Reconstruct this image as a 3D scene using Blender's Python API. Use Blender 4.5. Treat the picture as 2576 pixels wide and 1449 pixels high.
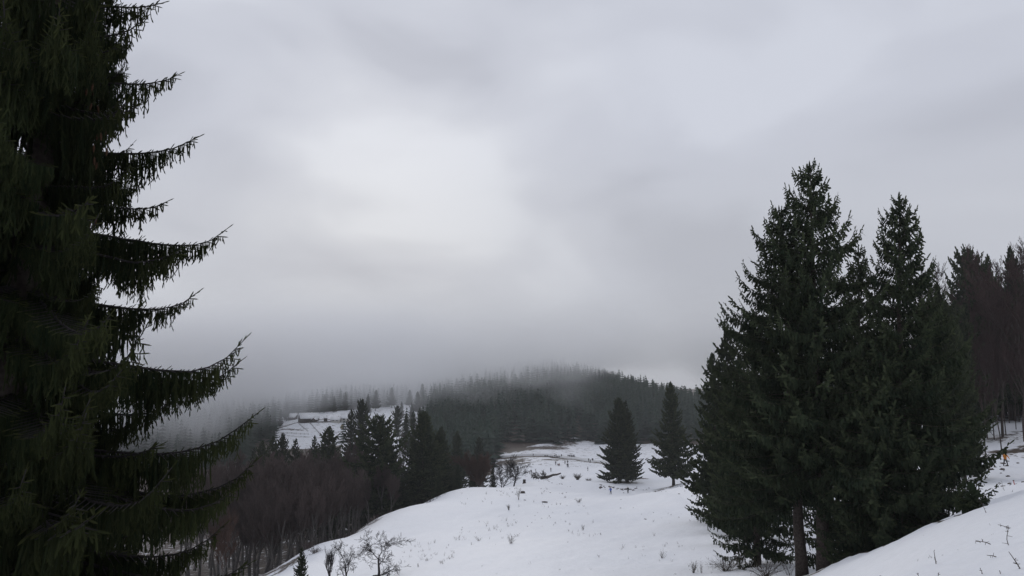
import bpy, math, random
import numpy as np
from mathutils import Vector, Matrix, noise as mnoise

# ------------------------------------------------------------------ scene, camera, sky, sun
sc = bpy.context.scene
for o in list(bpy.data.objects):
    bpy.data.objects.remove(o)
col = sc.collection
PITCH = math.radians(7.9)
FPX = 1874.0                      # focal length in units of a 2576 px wide frame
cd = bpy.data.cameras.new('camera')
cd.sensor_width = 36.0
cd.lens = 36.0 * FPX / 2576.0
cd.clip_start = 0.1
cd.clip_end = 12000
cam = bpy.data.objects.new('camera', cd)
col.objects.link(cam)
cam.location = (0, 0, 0)
cam.rotation_euler = (math.pi / 2 + PITCH, 0, 0)
sc.camera = cam

SUN_AZ = math.radians(-10.5)       # to the left of straight ahead, behind the cloud
SUN_EL = math.radians(16.0)
w = bpy.data.worlds.new('World')
sc.world = w
w.use_nodes = True
nt = w.node_tree
nt.nodes.clear()


def N(tree, kind, **kw):
    n = tree.nodes.new(kind)
    for k, v in kw.items():
        setattr(n, k, v)
    return n


def mathn(tree, op, a, b=None, clamp=False):
    n = tree.nodes.new('ShaderNodeMath')
    n.operation = op
    n.use_clamp = clamp
    for i, x in enumerate((a, b)):
        if x is None:
            continue
        if isinstance(x, (int, float)):
            n.inputs[i].default_value = x
        else:
            tree.links.new(x, n.inputs[i])
    return n.outputs[0]


def ramp(tree, fac, stops, interp='LINEAR'):
    r = tree.nodes.new('ShaderNodeValToRGB')
    r.color_ramp.interpolation = interp
    el = r.color_ramp.elements
    while len(el) > 1:
        el.remove(el[0])
    el[0].position = stops[0][0]
    el[0].color = (*stops[0][1], 1)
    for p, c in stops[1:]:
        e = el.new(p)
        e.color = (*c, 1)
    tree.links.new(fac, r.inputs[0])
    return r.outputs[0]


out = N(nt, 'ShaderNodeOutputWorld')
bg = N(nt, 'ShaderNodeBackground')
bg.inputs['Strength'].default_value = 0.1
sky = N(nt, 'ShaderNodeTexSky')
sky.sky_type = 'NISHITA'
sky.sun_disc = False
sky.sun_elevation = SUN_EL
sky.sun_rotation = SUN_AZ
sky.air_density = 1.0
sky.dust_density = 3.0
tc = N(nt, 'ShaderNodeTexCoord')
sep = N(nt, 'ShaderNodeSeparateXYZ')
nt.links.new(tc.outputs['Generated'], sep.inputs[0])
# cloud deck: brighter towards the zenith and round the hidden sun, broken by soft cloud shapes
elev = sep.outputs['Z']
base = ramp(nt, elev, [(0.0, (4.7, 4.85, 5.3)), (0.06, (5.0, 5.2, 5.7)), (0.18, (5.35, 5.55, 6.15)), (0.36, (5.65, 5.9, 6.7)), (0.6, (5.7, 5.95, 6.75)), (1.0, (6.0, 6.2, 6.9))], 'EASE')
dotn = N(nt, 'ShaderNodeVectorMath', operation='DOT_PRODUCT')
nrm = N(nt, 'ShaderNodeVectorMath', operation='NORMALIZE')
nt.links.new(tc.outputs['Generated'], nrm.inputs[0])
nt.links.new(nrm.outputs[0], dotn.inputs[0])
dotn.inputs[1].default_value = (math.sin(SUN_AZ) * math.cos(SUN_EL), math.cos(SUN_AZ) * math.cos(SUN_EL), math.sin(SUN_EL))
glow = ramp(nt, dotn.outputs['Value'], [(0.93, (0, 0, 0)), (0.975, (.28, .28, .28)), (0.993, (.8, .8, .8)), (1.0, (1, 1, 1))], 'EASE')
mp = N(nt, 'ShaderNodeMapping')
mp.inputs['Scale'].default_value = (1.0, 1.0, 2.1)
mp.inputs['Location'].default_value = (-2.571, -3.914, -0.222)
mp.inputs['Rotation'].default_value = (0.0, math.radians(18), 0.0)
nt.links.new(nrm.outputs[0], mp.inputs['Vector'])
nz = N(nt, 'ShaderNodeTexNoise')
nz.inputs['Scale'].default_value = 3.4
nz.inputs['Detail'].default_value = 4.0
nz.inputs['Roughness'].default_value = 0.4
nz.inputs['Distortion'].default_value = 0.35
nt.links.new(mp.outputs[0], nz.inputs['Vector'])
cl = ramp(nt, nz.outputs['Fac'], [(0.3, (.87, .87, .875)), (0.5, (.99, .99, .99)), (0.7, (1.10, 1.10, 1.09))], 'EASE')
m1 = N(nt, 'ShaderNodeMix', data_type='RGBA', blend_type='MULTIPLY')
m1.inputs[0].default_value = 1.0
nt.links.new(base, m1.inputs[6])
nt.links.new(cl, m1.inputs[7])
# thin spots of the deck round the sun let more light through
thin = mathn(nt, 'MULTIPLY', glow, ramp(nt, nz.outputs['Fac'], [(0.38, (.2, .2, .2)), (0.62, (1, 1, 1))]))
m2 = N(nt, 'ShaderNodeMix', data_type='RGBA', blend_type='ADD')
nt.links.new(thin, m2.inputs[0])
nt.links.new(m1.outputs[2], m2.inputs[6])
m2.inputs[7].default_value = (1.35, 1.32, 1.12, 1)
m3 = N(nt, 'ShaderNodeMix', data_type='RGBA')
m3.inputs[0].default_value = 0.995
nt.links.new(sky.outputs[0], m3.inputs[6])
nt.links.new(m2.outputs[2], m3.inputs[7])
nt.links.new(m3.outputs[2], bg.inputs['Color'])
nt.links.new(bg.outputs[0], out.inputs['Surface'])

sd = bpy.data.lights.new('sun', 'SUN')
sd.energy = 0.9
sd.angle = math.radians(25)
sd.color = (1.0, 0.97, 0.92)
sun = bpy.data.objects.new('sun', sd)
col.objects.link(sun)
sdir = Vector((math.sin(SUN_AZ) * math.cos(SUN_EL), math.cos(SUN_AZ) * math.cos(SUN_EL), math.sin(SUN_EL)))
sun.rotation_euler = sdir.to_track_quat('Z', 'Y').to_euler()
sun.location = sdir * 400

vs = sc.view_settings
vs.view_transform = 'Standard'
vs.look = 'None'
vs.exposure = 0.0
vs.gamma = 1.0
vs.use_curve_mapping = False
cy = sc.cycles
cy.max_bounces = 8
cy.diffuse_bounces = 3
cy.glossy_bounces = 1
cy.transmission_bounces = 1
cy.transparent_max_bounces = 4
cy.volume_bounces = 6
cy.volume_step_rate = 0.5
cy.volume_max_steps = 64
cy.use_denoising = True
cy.caustics_reflective = False
cy.caustics_refractive = False

# ------------------------------------------------------------------ helpers
SP, CP = math.sin(PITCH), math.cos(PITCH)


def P(u, v, d):
    """point seen at (u, v) of the 2576 x 1449 frame at depth d metres"""
    a = (u - 1288) / FPX
    b = (724.5 - v) / FPX
    y = CP - b * SP
    z = SP + b * CP
    return np.array((a * d / y, d, z * d / y))


def proj(p):
    x, y, z = p
    f = y * CP + z * SP
    up = -y * SP + z * CP
    return 1288 + FPX * x / f, 724.5 - FPX * up / f


def tag(o, label=None, cat=None, group=None, kind=None):
    if label:
        o['label'] = label
    if cat:
        o['category'] = cat
    if group:
        o['group'] = group
    if kind:
        o['kind'] = kind
    return o


def empty(name, loc, rz=0.0, scale=1.0):
    o = bpy.data.objects.new(name, None)
    o.empty_display_size = 0.2
    col.objects.link(o)
    o.location = loc
    o.rotation_euler = (0, 0, rz)
    if not isinstance(scale, (tuple, list)):
        scale = (scale,) * 3
    o.scale = scale
    return o


def link(name, me, parent=None):
    o = bpy.data.objects.new(name, me)
    col.objects.link(o)
    if parent is not None:
        o.parent = parent
    return o


def mesh(name, V, F, mats, mi=None, tint=None, smooth=False):
    """triangle or quad mesh from arrays"""
    V = np.asarray(V, dtype=np.float32)
    F = np.asarray(F, dtype=np.int32)
    me = bpy.data.meshes.new(name)
    k = F.shape[1]
    me.vertices.add(len(V))
    me.vertices.foreach_set('co', V.ravel())
    me.loops.add(F.size)
    me.loops.foreach_set('vertex_index', F.ravel())
    me.polygons.add(len(F))
    me.polygons.foreach_set('loop_start', np.arange(len(F), dtype=np.int32) * k)
    me.polygons.foreach_set('loop_total', np.full(len(F), k, dtype=np.int32))
    for m in mats:
        me.materials.append(m)
    if mi is not None:
        me.polygons.foreach_set('material_index', np.asarray(mi, dtype=np.int32))
    if smooth:
        me.polygons.foreach_set('use_smooth', np.ones(len(F), dtype=bool))
    if tint is not None:
        at = me.attributes.new('tint', 'FLOAT', 'POINT')
        at.data.foreach_set('value', np.asarray(tint, dtype=np.float32))
    me.update(calc_edges=True)
    return me


class G:
    """geometry in arrays: vertices, triangles, tint, material index"""

    def __init__(s):
        s.V, s.F, s.T, s.M = [], [], [], []
        s.n = 0

    def add(s, V, F, T=0.0, m=0):
        V = np.asarray(V, float)
        F = np.asarray(F, int)
        if len(V) == 0:
            return
        s.V.append(V)
        s.F.append(F + s.n)
        s.T.append(np.broadcast_to(np.asarray(T, float), (len(V),)))
        s.M.append(np.broadcast_to(np.asarray(m, int), (len(F),)))
        s.n += len(V)

    def arrays(s):
        return np.concatenate(s.V), np.concatenate(s.F), np.concatenate(s.T), np.concatenate(s.M)

    def put(s, arr, R=None, t=(0, 0, 0), dt=0.0):
        V, F, T, M = arr
        if R is not None:
            V = V @ np.asarray(R).T
        s.add(V + np.asarray(t), F, np.clip(T + dt, 0, 1), M)

    def build(s, name, mats, smooth=False):
        V, F, T, M = s.arrays()
        return mesh(name, V, F, mats, M, T, smooth)


def nrmz(a):
    return a / np.maximum(np.linalg.norm(a, axis=-1, keepdims=True), 1e-9)


def shoots(rng, P0, P1, W, T, planes=2):
    """needle-covered shoots: crossed tapered blades from P0 to P1"""
    P0 = np.asarray(P0, float); P1 = np.asarray(P1, float)
    n = len(P0)
    W = np.broadcast_to(np.asarray(W, float), (n,))[:, None]
    T = np.broadcast_to(np.asarray(T, float), (n,))
    a = P1 - P0
    q = nrmz(np.cross(a, rng.normal(size=(n, 3))))
    r = nrmz(np.cross(a, q))
    Vs, Ts = [], []
    for k in range(planes):
        p = q if k == 0 else r
        Vs += [P0 + p * W * .36, P0 - p * W * .36, P0 + a * .72 + p * W * .5, P0 + a * .72 - p * W * .5, P1]
        Ts += [T, T, T, T, T + .12]
    V = np.stack(Vs, 1).reshape(-1, 3)
    Tt = np.stack(Ts, 1).ravel()
    base = (np.arange(n) * 5 * planes)[:, None, None]
    f = np.array([(0, 1, 3), (0, 3, 2), (2, 3, 4)])
    f = np.concatenate([f + 5 * k for k in range(planes)])
    F = (base + f[None]).reshape(-1, 3)
    return V, F, np.clip(Tt, 0, 1)


def tubes(P0, P1, R0, R1, n=3):
    """tapered prisms"""
    P0 = np.asarray(P0, float).reshape(-1, 3); P1 = np.asarray(P1, float).reshape(-1, 3)
    R0 = np.broadcast_to(np.asarray(R0, float), (len(P0),)); R1 = np.broadcast_to(np.asarray(R1, float), (len(P0),))
    a = nrmz(P1 - P0)
    ref = np.where(np.abs(a[:, 2:3]) > .9, np.array([[1., 0, 0]]), np.array([[0, 0, 1.]]))
    q = nrmz(np.cross(a, ref)); r = np.cross(a, q)
    an = np.arange(n) * 2 * math.pi / n
    ring = q[:, None, :] * np.cos(an)[None, :, None] + r[:, None, :] * np.sin(an)[None, :, None]
    A = P0[:, None] + ring * R0[:, None, None]
    B = P1[:, None] + ring * R1[:, None, None]
    V = np.concatenate([A, B], 1).reshape(-1, 3)
    f = []
    for i in range(n):
        j = (i + 1) % n
        f += [(i, j, n + j), (i, n + j, n + i)]
    F = ((np.arange(len(P0)) * 2 * n)[:, None, None] + np.array(f)[None]).reshape(-1, 3)
    return V, F


def tube_path(pts, rad, n=8, cap=True):
    """one continuous tapered tube along a polyline"""
    pts = np.asarray(pts, float); rad = np.asarray(rad, float)
    k = len(pts)
    tan = nrmz(np.gradient(pts, axis=0))
    ref = np.array([1., 0, 0]) if abs(tan[0][2]) > .8 else np.array([0, 0, 1.])
    q = nrmz(np.cross(tan, ref)); r = np.cross(tan, q)
    an = np.arange(n) * 2 * math.pi / n
    V = (pts[:, None] + (q[:, None] * np.cos(an)[None, :, None] + r[:, None] * np.sin(an)[None, :, None]) * rad[:, None, None]).reshape(-1, 3)
    F = []
    for i in range(k - 1):
        for j in range(n):
            a, b = i * n + j, i * n + (j + 1) % n
            F += [(a, b, b + n), (a, b + n, a + n)]
    if cap:
        V = np.concatenate([V, pts[:1], pts[-1:]])
        for j in range(n):
            F.append((k * n, (j + 1) % n, j))
            F.append((k * n + 1, (k - 1) * n + j, (k - 1) * n + (j + 1) % n))
    return V, np.array(F)


def box(x0, x1, y0, y1, z0, z1):
    V = np.array([(x, y, z) for z in (z0, z1) for y in (y0, y1) for x in (x0, x1)], float)
    F = np.array([(0, 2, 3), (0, 3, 1), (4, 5, 7), (4, 7, 6), (0, 1, 5), (0, 5, 4), (2, 6, 7), (2, 7, 3), (0, 4, 6), (0, 6, 2), (1, 3, 7), (1, 7, 5)])
    return V, F


def rotz(a):
    c, s = math.cos(a), math.sin(a)
    return np.array([(c, -s, 0), (s, c, 0), (0, 0, 1.)])


def roty(a):
    c, s = math.cos(a), math.sin(a)
    return np.array([(c, 0, s), (0, 1, 0), (-s, 0, c)])


# ------------------------------------------------------------------ materials
def material(name, c1, c2=None, scale=8.0, rough=0.8, spec=0.2, bump=0.0, bscale=30.0, tint=None, coord='Object'):
    m = bpy.data.materials.new(name)
    m.use_nodes = True
    t = m.node_tree
    b = t.nodes['Principled BSDF']
    b.inputs['Roughness'].default_value = rough
    b.inputs['Specular IOR Level'].default_value = spec
    tcn = N(t, 'ShaderNodeTexCoord')
    if c2 is None:
        b.inputs['Base Color'].default_value = (*c1, 1)
        c = None
    else:
        nzz = N(t, 'ShaderNodeTexNoise')
        nzz.inputs['Scale'].default_value = scale
        nzz.inputs['Detail'].default_value = 4
        t.links.new(tcn.outputs[coord], nzz.inputs['Vector'])
        c = ramp(t, nzz.outputs['Fac'], [(.35, c1), (.65, c2)])
    if tint is not None:
        at = N(t, 'ShaderNodeAttribute')
        at.attribute_name = 'tint'
        oi = N(t, 'ShaderNodeObjectInfo')
        mx = N(t, 'ShaderNodeMix', data_type='RGBA')
        t.links.new(at.outputs['Fac'], mx.inputs[0])
        if c is None:
            mx.inputs[6].default_value = (*c1, 1)
        else:
            t.links.new(c, mx.inputs[6])
        mx.inputs[7].default_value = (*tint, 1)
        hs = N(t, 'ShaderNodeHueSaturation')
        t.links.new(mx.outputs[2], hs.inputs['Color'])
        t.links.new(mathn(t, 'ADD', mathn(t, 'MULTIPLY', oi.outputs['Random'], .5), .75), hs.inputs['Value'])
        c = hs.outputs[0]
    if c is not None:
        t.links.new(c, b.inputs['Base Color'])
    if bump:
        nb = N(t, 'ShaderNodeTexNoise')
        nb.inputs['Scale'].default_value = bscale
        nb.inputs['Detail'].default_value = 5
        t.links.new(tcn.outputs[coord], nb.inputs['Vector'])
        bp = N(t, 'ShaderNodeBump')
        bp.inputs['Strength'].default_value = bump
        bp.inputs['Distance'].default_value = 0.05
        t.links.new(nb.outputs['Fac'], bp.inputs['Height'])
        t.links.new(bp.outputs[0], b.inputs['Normal'])
    return m


M = {}
M['needle_near'] = material('spruce_needles', (.010, .017, .009), (.015, .024, .012), 1.3, .8, .05, tint=(.078, .084, .030))
M['needle'] = material('spruce_needles_dark', (.012, .021, .014), (.020, .031, .018), .6, .85, .06, tint=(.075, .088, .045))
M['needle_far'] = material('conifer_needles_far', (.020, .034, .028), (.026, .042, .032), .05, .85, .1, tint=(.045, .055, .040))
M['needle_brown'] = material('dry_needles', (.05, .036, .030), (.065, .045, .036), .6, .85, .1, tint=(.085, .062, .05))
M['bark'] = material('spruce_bark', (.045, .036, .032), (.085, .07, .062), 9, .9, .1, .6, 25)
M['bark_beech'] = material('beech_bark', (.085, .078, .076), (.15, .14, .132), 5, .9, .1, .3, 18)
M['twig_beech'] = material('beech_twigs', (.070, .056, .054), (.088, .068, .065), .3, .9, .05, tint=(.115, .088, .082))
M['twig_red'] = material('reddish_beech_twigs', (.058, .040, .034), (.072, .047, .039), .3, .9, .05, tint=(.092, .058, .046))
M['twig_dark'] = material('dark_reddish_twigs', (.036, .025, .025), (.046, .031, .030), .3, .9, .05, tint=(.065, .042, .038))
M['bark_dark'] = material('dark_wet_bark', (.028, .025, .026), (.05, .045, .045), 8, .85, .15, .4, 20)
M['cone'] = material('spruce_cone', (.045, .026, .016), (.07, .042, .026), 30, .9, .05)
M['weed'] = material('dry_weed_stem', (.055, .043, .034), (.09, .07, .052), 12, .9)
M['earth'] = material('bare_earth', (.05, .036, .03), (.09, .068, .055), 1.5, .95, .05, .5, 8)
M['log'] = material('weathered_log', (.05, .042, .038), (.095, .08, .07), 6, .9, .1, .5, 20)
M['wood_dark'] = material('dark_weathered_boards', (.045, .035, .03), (.075, .06, .05), 1.2, .85, .1)
M['wood_grey'] = material('grey_weathered_rail', (.10, .09, .08), (.15, .135, .12), 2, .9)
M['plaster'] = material('pale_plaster', (.5, .48, .44), (.58, .56, .52), .8, .9)
M['window'] = material('dark_window_glass', (.02, .022, .025), None, 1, .2, .5)
M['roof_snow'] = material('roof_snow', (.80, .81, .83), (.74, .755, .78), .6, .7, .2, .2, 3)
M['hay'] = material('old_hay', (.16, .13, .07), (.22, .18, .10), 4, .95, .05, .6, 15)
M['red_paint'] = material('red_paint', (.45, .06, .04), (.36, .05, .035), 6, .6)
M['skin'] = material('skin', (.45, .28, .21), None, 1, .6)
M['hair'] = material('dark_cap', (.02, .018, .018), None, 1, .8)

# ------------------------------------------------------------------ terrain
CT = []


def c3(u, v, d):
    CT.append(tuple(P(u, v, d)))


def cz(u, d, z):
    a = (u - 1288) / FPX
    CT.append((a * d, d, z))


for p in [(0, 1, -2.2), (-6, 0, -3.0), (6, 0, -1.9), (0, -12, 0.6), (-12, -10, -1.5), (12, -10, 1.2), (-3, 4, -3.0), (3, 4, -2.3),
          (-40, -30, -2), (40, -30, 6), (0, -60, 12), (-60, 10, -14), (60, 10, 3)]:
    CT.append(p)
# slope on the near left, falling to the brook
for u, d, z in [(0, 12, -4.9), (0, 30, -11), (400, 25, -8.3), (400, 60, -17.5), (0, 60, -20), (0, 100, -29), (0, 180, -44), (400, 100, -26), (400, 150, -37),
                (-1000, 60, -20), (-1000, 180, -40), (-3000, 60, -18), (-3000, 300, -30),
                (700, 45, -12.5), (700, 75, -18.9), (700, 120, -29.5), (700, 160, -38),
                (1288, 10, -3.7), (1288, 25, -7.4), (1288, 45, -11.9), (850, 30, -9), (900, 55, -14.6)]:
    cz(u, d, z)
# open snow slope
for u, v, d in [(1288, 1449, 62), (1288, 1400, 75), (1288, 1350, 95), (1288, 1300, 120), (1288, 1250, 165), (1288, 1221, 205),
                (950, 1449, 82), (950, 1380, 100), (950, 1297, 135), (800, 1449, 80), (800, 1400, 95), (800, 1363, 106), (700, 1440, 95),
                (1130, 1250, 170), (1130, 1350, 100), (1130, 1449, 68), (1420, 1199, 225), (1420, 1243, 185), (1420, 1300, 125), (1420, 1400, 72), (1420, 1449, 58),
                (1350, 1207, 215), (1540, 1243, 190), (1560, 1205, 235), (1685, 1232, 205), (1700, 1180, 280), (1700, 1140, 400),
                (1760, 1203, 195), (1760, 1300, 110), (1760, 1400, 65), (1760, 1449, 52), (2015, 1455, 46), (2072, 1427, 45),
                (1900, 1449, 46), (1900, 1350, 75), (1900, 1300, 100), (2050, 1300, 85), (1600, 1300, 125), (1600, 1400, 68)]:
    c3(u, v, d)
for u, d, z in [(1288, 250, -33), (1288, 300, -36), (950, 162, -30), (950, 190, -35), (950, 250, -44), (800, 130, -28.5), (800, 170, -37), (1130, 210, -33), (1130, 270, -38)]:
    cz(u, d, z)
# bank in the right foreground
for u, v, d in [(2036, 1452, 41), (1990, 1475, 40), (2108, 1412, 40), (2191, 1387, 37), (2277, 1350, 34), (2356, 1311, 32), (2467, 1282, 29), (2500, 1268, 28), (2576, 1243, 27),
                (2576, 1330, 18), (2576, 1449, 11), (2288, 1449, 15), (2288, 1400, 24), 
                (2467, 1285, 38), (2467, 1235, 60), (2467, 1174, 106), (2576, 1249, 36), (2576, 1215, 60), (2576, 1172, 106), (2576, 1080, 130), (2576, 1020, 160), (2450, 1105, 130), (2450, 1050, 160)]:
    c3(u, v, d)
for u, d, z in [(2277, 44, -9.6), (2356, 42, -8.0), (2191, 46, -10.4), (1900, 25, -7.6), (2050, 22, -6.2), (2150, 100, -14.0), (2150, 200, -13), (2300, 150, -7), (2300, 80, -10.5), (2576, 220, 6),
                (3000, 30, -2.3), (3000, 100, -6), (3000, 160, 2), (3000, 300, 20), (4500, 60, 1), (4500, 300, 20), (2300, 300, 8), (1950, 300, -20), (1950, 500, -18)]:
    cz(u, d, z)
# clearing in the middle distance, far hill, far left clearing
for u, v, d in [(1330, 1176, 330), (1450, 1178, 320), (1330, 1148, 400), (1450, 1150, 400), (1400, 1127, 450), (1450, 1105, 485), (1600, 1112, 480), (1560, 1172, 310),
                (780, 1110, 560), (1030, 1185, 300), (1030, 1142, 400), (1030, 1106, 500), (890, 1160, 340), (890, 1125, 440), (780, 1052, 650), (780, 1028, 760), (1000, 1075, 600), (1000, 1022, 760), (700, 1100, 570), (700, 1060, 650), (900, 1090, 580), (900, 1045, 670)]:
    c3(u, v, d)
for u, d, z in [(1420, 262, -30), (1400, 550, -20), (1400, 650, -6), (1395, 850, 14), (1395, 760, 9), (1400, 950, 4), (1400, 1200, -5),
                (1200, 850, 1.5), (1100, 850, -8), (1100, 700, -14), (1100, 550, -28), (1120, 450, -36), (1120, 350, -38), (1560, 850, -3), (1700, 850, -17), (1560, 950, -9), (1700, 950, -24), (1200, 950, -7), (1080, 950, -14), (1300, 1020, -6), (1560, 1060, -16), (1700, 600, -25), (1900, 850, -20),
                (740, 450, -45), (700, 350, -49), (780, 250, -47), (400, 250, -53), (400, 450, -48), (400, 700, -20), (400, 950, 18), (780, 950, 8), (0, 300, -54), (0, 500, -40), (0, 900, 5),
                (-1000, 500, -35), (-1000, 900, 0), (2400, 600, 20), (2400, 900, 20), (3500, 900, 40), (-2500, 1500, 10), (0, 1500, 20), (1288, 1600, 0), (2576, 1600, 20), (1000, 1300, 0),
                (-1000, 2800, 20), (1288, 2800, 10), (3500, 2800, 20)]:
    cz(u, d, z)
CT = np.array(CT)


def tpc(x, y):
    r = np.sqrt(x * x + y * y) + 4.0
    az = np.arctan2(x, y)
    return np.stack([az * 5.0, np.log(r) * 3.0], -1)


def tps_k(d2):
    return 0.5 * d2 * np.log(d2 + 1e-12)


_C = tpc(CT[:, 0], CT[:, 1])
_Z = CT[:, 2]
_n = len(_C)
_K = tps_k(((_C[:, None] - _C[None]) ** 2).sum(-1)) + np.eye(_n) * 0.004
_Pm = np.concatenate([np.ones((_n, 1)), _C], 1)
_A = np.zeros((_n + 3, _n + 3))
_A[:_n, :_n] = _K
_A[:_n, _n:] = _Pm
_A[_n:, :_n] = _Pm.T
_W = np.linalg.solve(_A, np.concatenate([_Z, np.zeros(3)]))
_rt = np.random.default_rng(5)
_wv = [(_rt.normal(size=2) * k, _rt.uniform(0, 6.28), a) for k, a in [(.035, .35), (.05, .25), (.09, .16), (.14, .12), (.22, .07), (.3, .06), (.5, .035), (.7, .03), (1.1, .02), (1.7, .013)] for _ in range(3)]


def H(x, y):
    x = np.asarray(x, float); y = np.asarray(y, float)
    sh = x.shape
    x = x.ravel(); y = y.ravel()
    z = np.empty_like(x)
    for i in range(0, len(x), 20000):
        c = tpc(x[i:i + 20000], y[i:i + 20000])
        z[i:i + 20000] = tps_k(((c[:, None] - _C[None]) ** 2).sum(-1)) @ _W[:_n] + _W[_n] + c @ _W[_n + 1:]
    r = np.sqrt(x * x + y * y)
    for k, ph, a in _wv:
        z += a * np.sin(k[0] * x + k[1] * y + ph) * np.clip(r / 160, .06, 1.0)
    return z.reshape(sh)


def ground(u, d):
    x = (u - 1288) / FPX * d * 1.0
    # lateral offset on the ray of column u at about the height of the ground there
    for _ in range(3):
        z = float(H(np.array([x]), np.array([d]))[0])
        f = d * CP + z * SP
        x = (u - 1288) / FPX * f
    return np.array((x, d, float(H(np.array([x]), np.array([d]))[0])))


NA, NR = 420, 400
az = np.concatenate([np.radians(np.linspace(-170, -42, 24, endpoint=False)), np.radians(np.linspace(-42, 42, NA)), np.radians(np.linspace(42, 170, 25)[1:])])
rr = np.concatenate([np.exp(np.linspace(math.log(0.8), math.log(7), 24, endpoint=False)), np.exp(np.linspace(math.log(7), math.log(60), 160, endpoint=False)), np.exp(np.linspace(math.log(60), math.log(150), 60, endpoint=False)), np.linspace(150, 800, 240, endpoint=False), np.exp(np.linspace(math.log(800), math.log(3200), 40))])
NR = len(rr)
AZ, RR = np.meshgrid(az, rr, indexing='ij')
X, Y = RR * np.sin(AZ), RR * np.cos(AZ)
Z = H(X, Y)


def seg_dist(X, Y, pts):
    D = np.full(X.shape, 1e9)
    pts = np.asarray(pts)[:, :2]
    for a, b in zip(pts[:-1], pts[1:]):
        e = b - a
        t = np.clip(((X - a[0]) * e[0] + (Y - a[1]) * e[1]) / (e @ e), 0, 1)
        D = np.minimum(D, np.hypot(X - a[0] - t * e[0], Y - a[1] - t * e[1]))
    return D


bare = np.zeros_like(Z)


def bare_blob(u, d, rx, ry, amt, ang=0.0):
    global bare
    g = ground(u, d)
    dx, dy = X - g[0], Y - g[1]
    c, s = math.cos(ang), math.sin(ang)
    q = ((dx * c + dy * s) / rx) ** 2 + ((-dx * s + dy * c) / ry) ** 2
    bare = np.maximum(bare, amt * np.exp(-q * 1.2))


# road across the middle clearing: its cut bank and the worn earth slope above it
road = [ground(u, d) for u, d in [(1200, 408), (1265, 408), (1330, 404), (1400, 398), (1450, 388), (1500, 370), (1560, 350)]]
dr = seg_dist(X, Y, road)
bare = np.maximum(bare, 1.0 * np.exp(-((seg_dist(X, Y, [p - np.array((0, 6.0, 0)) for p in road]) / 4.0) ** 2)))
for u, d, rx, ry, a in [(1290, 435, 26, 20, 1.0), (1345, 440, 24, 14, 1.0), (1390, 450, 16, 18, .85), (1430, 480, 14, 26, .72), (1410, 470, 10, 20, .8), (1285, 385, 18, 18, .8), (1320, 372, 14, 9, .8), (1395, 380, 16, 7, .72), (1440, 372, 12, 5, .6),
                        (1690, 203, 6.5, 5, .95), (1655, 199, 5, 2.5, .85), (1725, 206, 5, 3, .8), (1560, 234, 9, 5, .9), (1520, 232, 6, 2.5, .7), (1610, 242, 7, 3, .75),
                        (2440, 33, 1.3, 1.0, .95), (2410, 33, 1.0, .8, .8), (2480, 109, 14, 5, .62), (2560, 113, 12, 6, .72), (2540, 124, 18, 12, .6), (2500, 145, 25, 14, .58), (2570, 150, 25, 16, .6),
                        (2015, 45.6, 1.6, 1.3, .8), (2075, 44.8, 1.6, 1.2, .8), (1760, 197, 12, 4, .45)]:
    bare_blob(u, d, rx, ry, a)
# leaf litter under the wood on the left and along the edge of the slope
edge = [ground(u, d) for u, d in [(560, 88), (700, 100), (800, 112), (870, 120), (950, 139), (1050, 152)]]
ed = seg_dist(X, Y, edge)
bare = np.maximum(bare, .62 * np.exp(-(ed / 6.0) ** 2))
wood = (AZ < math.radians(-6)) & (RR > 90) & (RR < 330)
bare = np.where(wood & (Y > np.interp(np.degrees(AZ), [-40, -18, -14.5, -10, -6], [60, 95, 112, 142, 170])), np.maximum(bare, .72), bare)
# dirt lines of the farm
for pts, amt, wd in [([(700, 612), (760, 640), (840, 640), (930, 648)], .85, 3.0), ([(690, 600), (720, 606), (760, 600)], .8, 3.0), ([(700, 575), (760, 570), (830, 572), (860, 570)], .7, 2.2), ([(850, 615), (940, 618)], .6, 3)]:
    bare = np.maximum(bare, amt * np.exp(-(seg_dist(X, Y, [ground(u, d) for u, d in pts]) / wd) ** 2))
UU = 1288 + FPX * X / np.maximum(Y * CP + Z * SP, 1e-3)


def poly_mask(poly):
    m = np.zeros(UU.shape, bool)
    for (x1, y1), (x2, y2) in zip(poly, poly[1:] + poly[:1]):
        if y1 == y2:
            continue
        cr = ((y1 > Y) != (y2 > Y)) & (UU < (x2 - x1) * (Y - y1) / (y2 - y1) + x1)
        m ^= cr
    return m


CLEAR = [[(690, 520), (1075, 520), (1080, 640), (1070, 780), (960, 770), (880, 745), (800, 700), (690, 680)],      # farm meadows
         [(1240, 300), (1800, 300), (1800, 440), (1640, 470), (1520, 470), (1450, 500), (1390, 480), (1270, 425), (1235, 400)],   # clearing with the road
         [(1160, 455), (1190, 455), (1188, 500), (1165, 505)],                                                      # snowy gap in the forest
         [(860, 300), (1060, 280), (1075, 520), (860, 530)]]
woods = (RR > 330) & (Y > 0)
for pl in CLEAR:
    woods &= ~poly_mask(pl)
bare = np.where(woods, np.maximum(bare, .85), np.where(RR > 330, np.maximum(bare, .44), bare))
bare = np.where(poly_mask(CLEAR[3]), np.minimum(bare, .36), bare)
# worn trails: shallow grooves pressed in the snow
for pts, wd, dep in [([(1500, 260), (1580, 205), (1700, 150), (1780, 110), (1850, 80)], .9, .16), ([(1390, 395), (1402, 360), (1410, 335)], 1.2, .2), ([(1350, 320), (1420, 322), (1500, 330)], 1.5, .3), ([(1744, 196), (1600, 188), (1540, 188), (1380, 150), (1150, 110)], .5, .1), ([(900, 78), (1200, 76), (1500, 72), (1760, 60)], .35, .09)]:
    q = seg_dist(X, Y, [ground(u, d) for u, d in pts])
    Z -= dep * np.exp(-(q / wd) ** 2)
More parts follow.
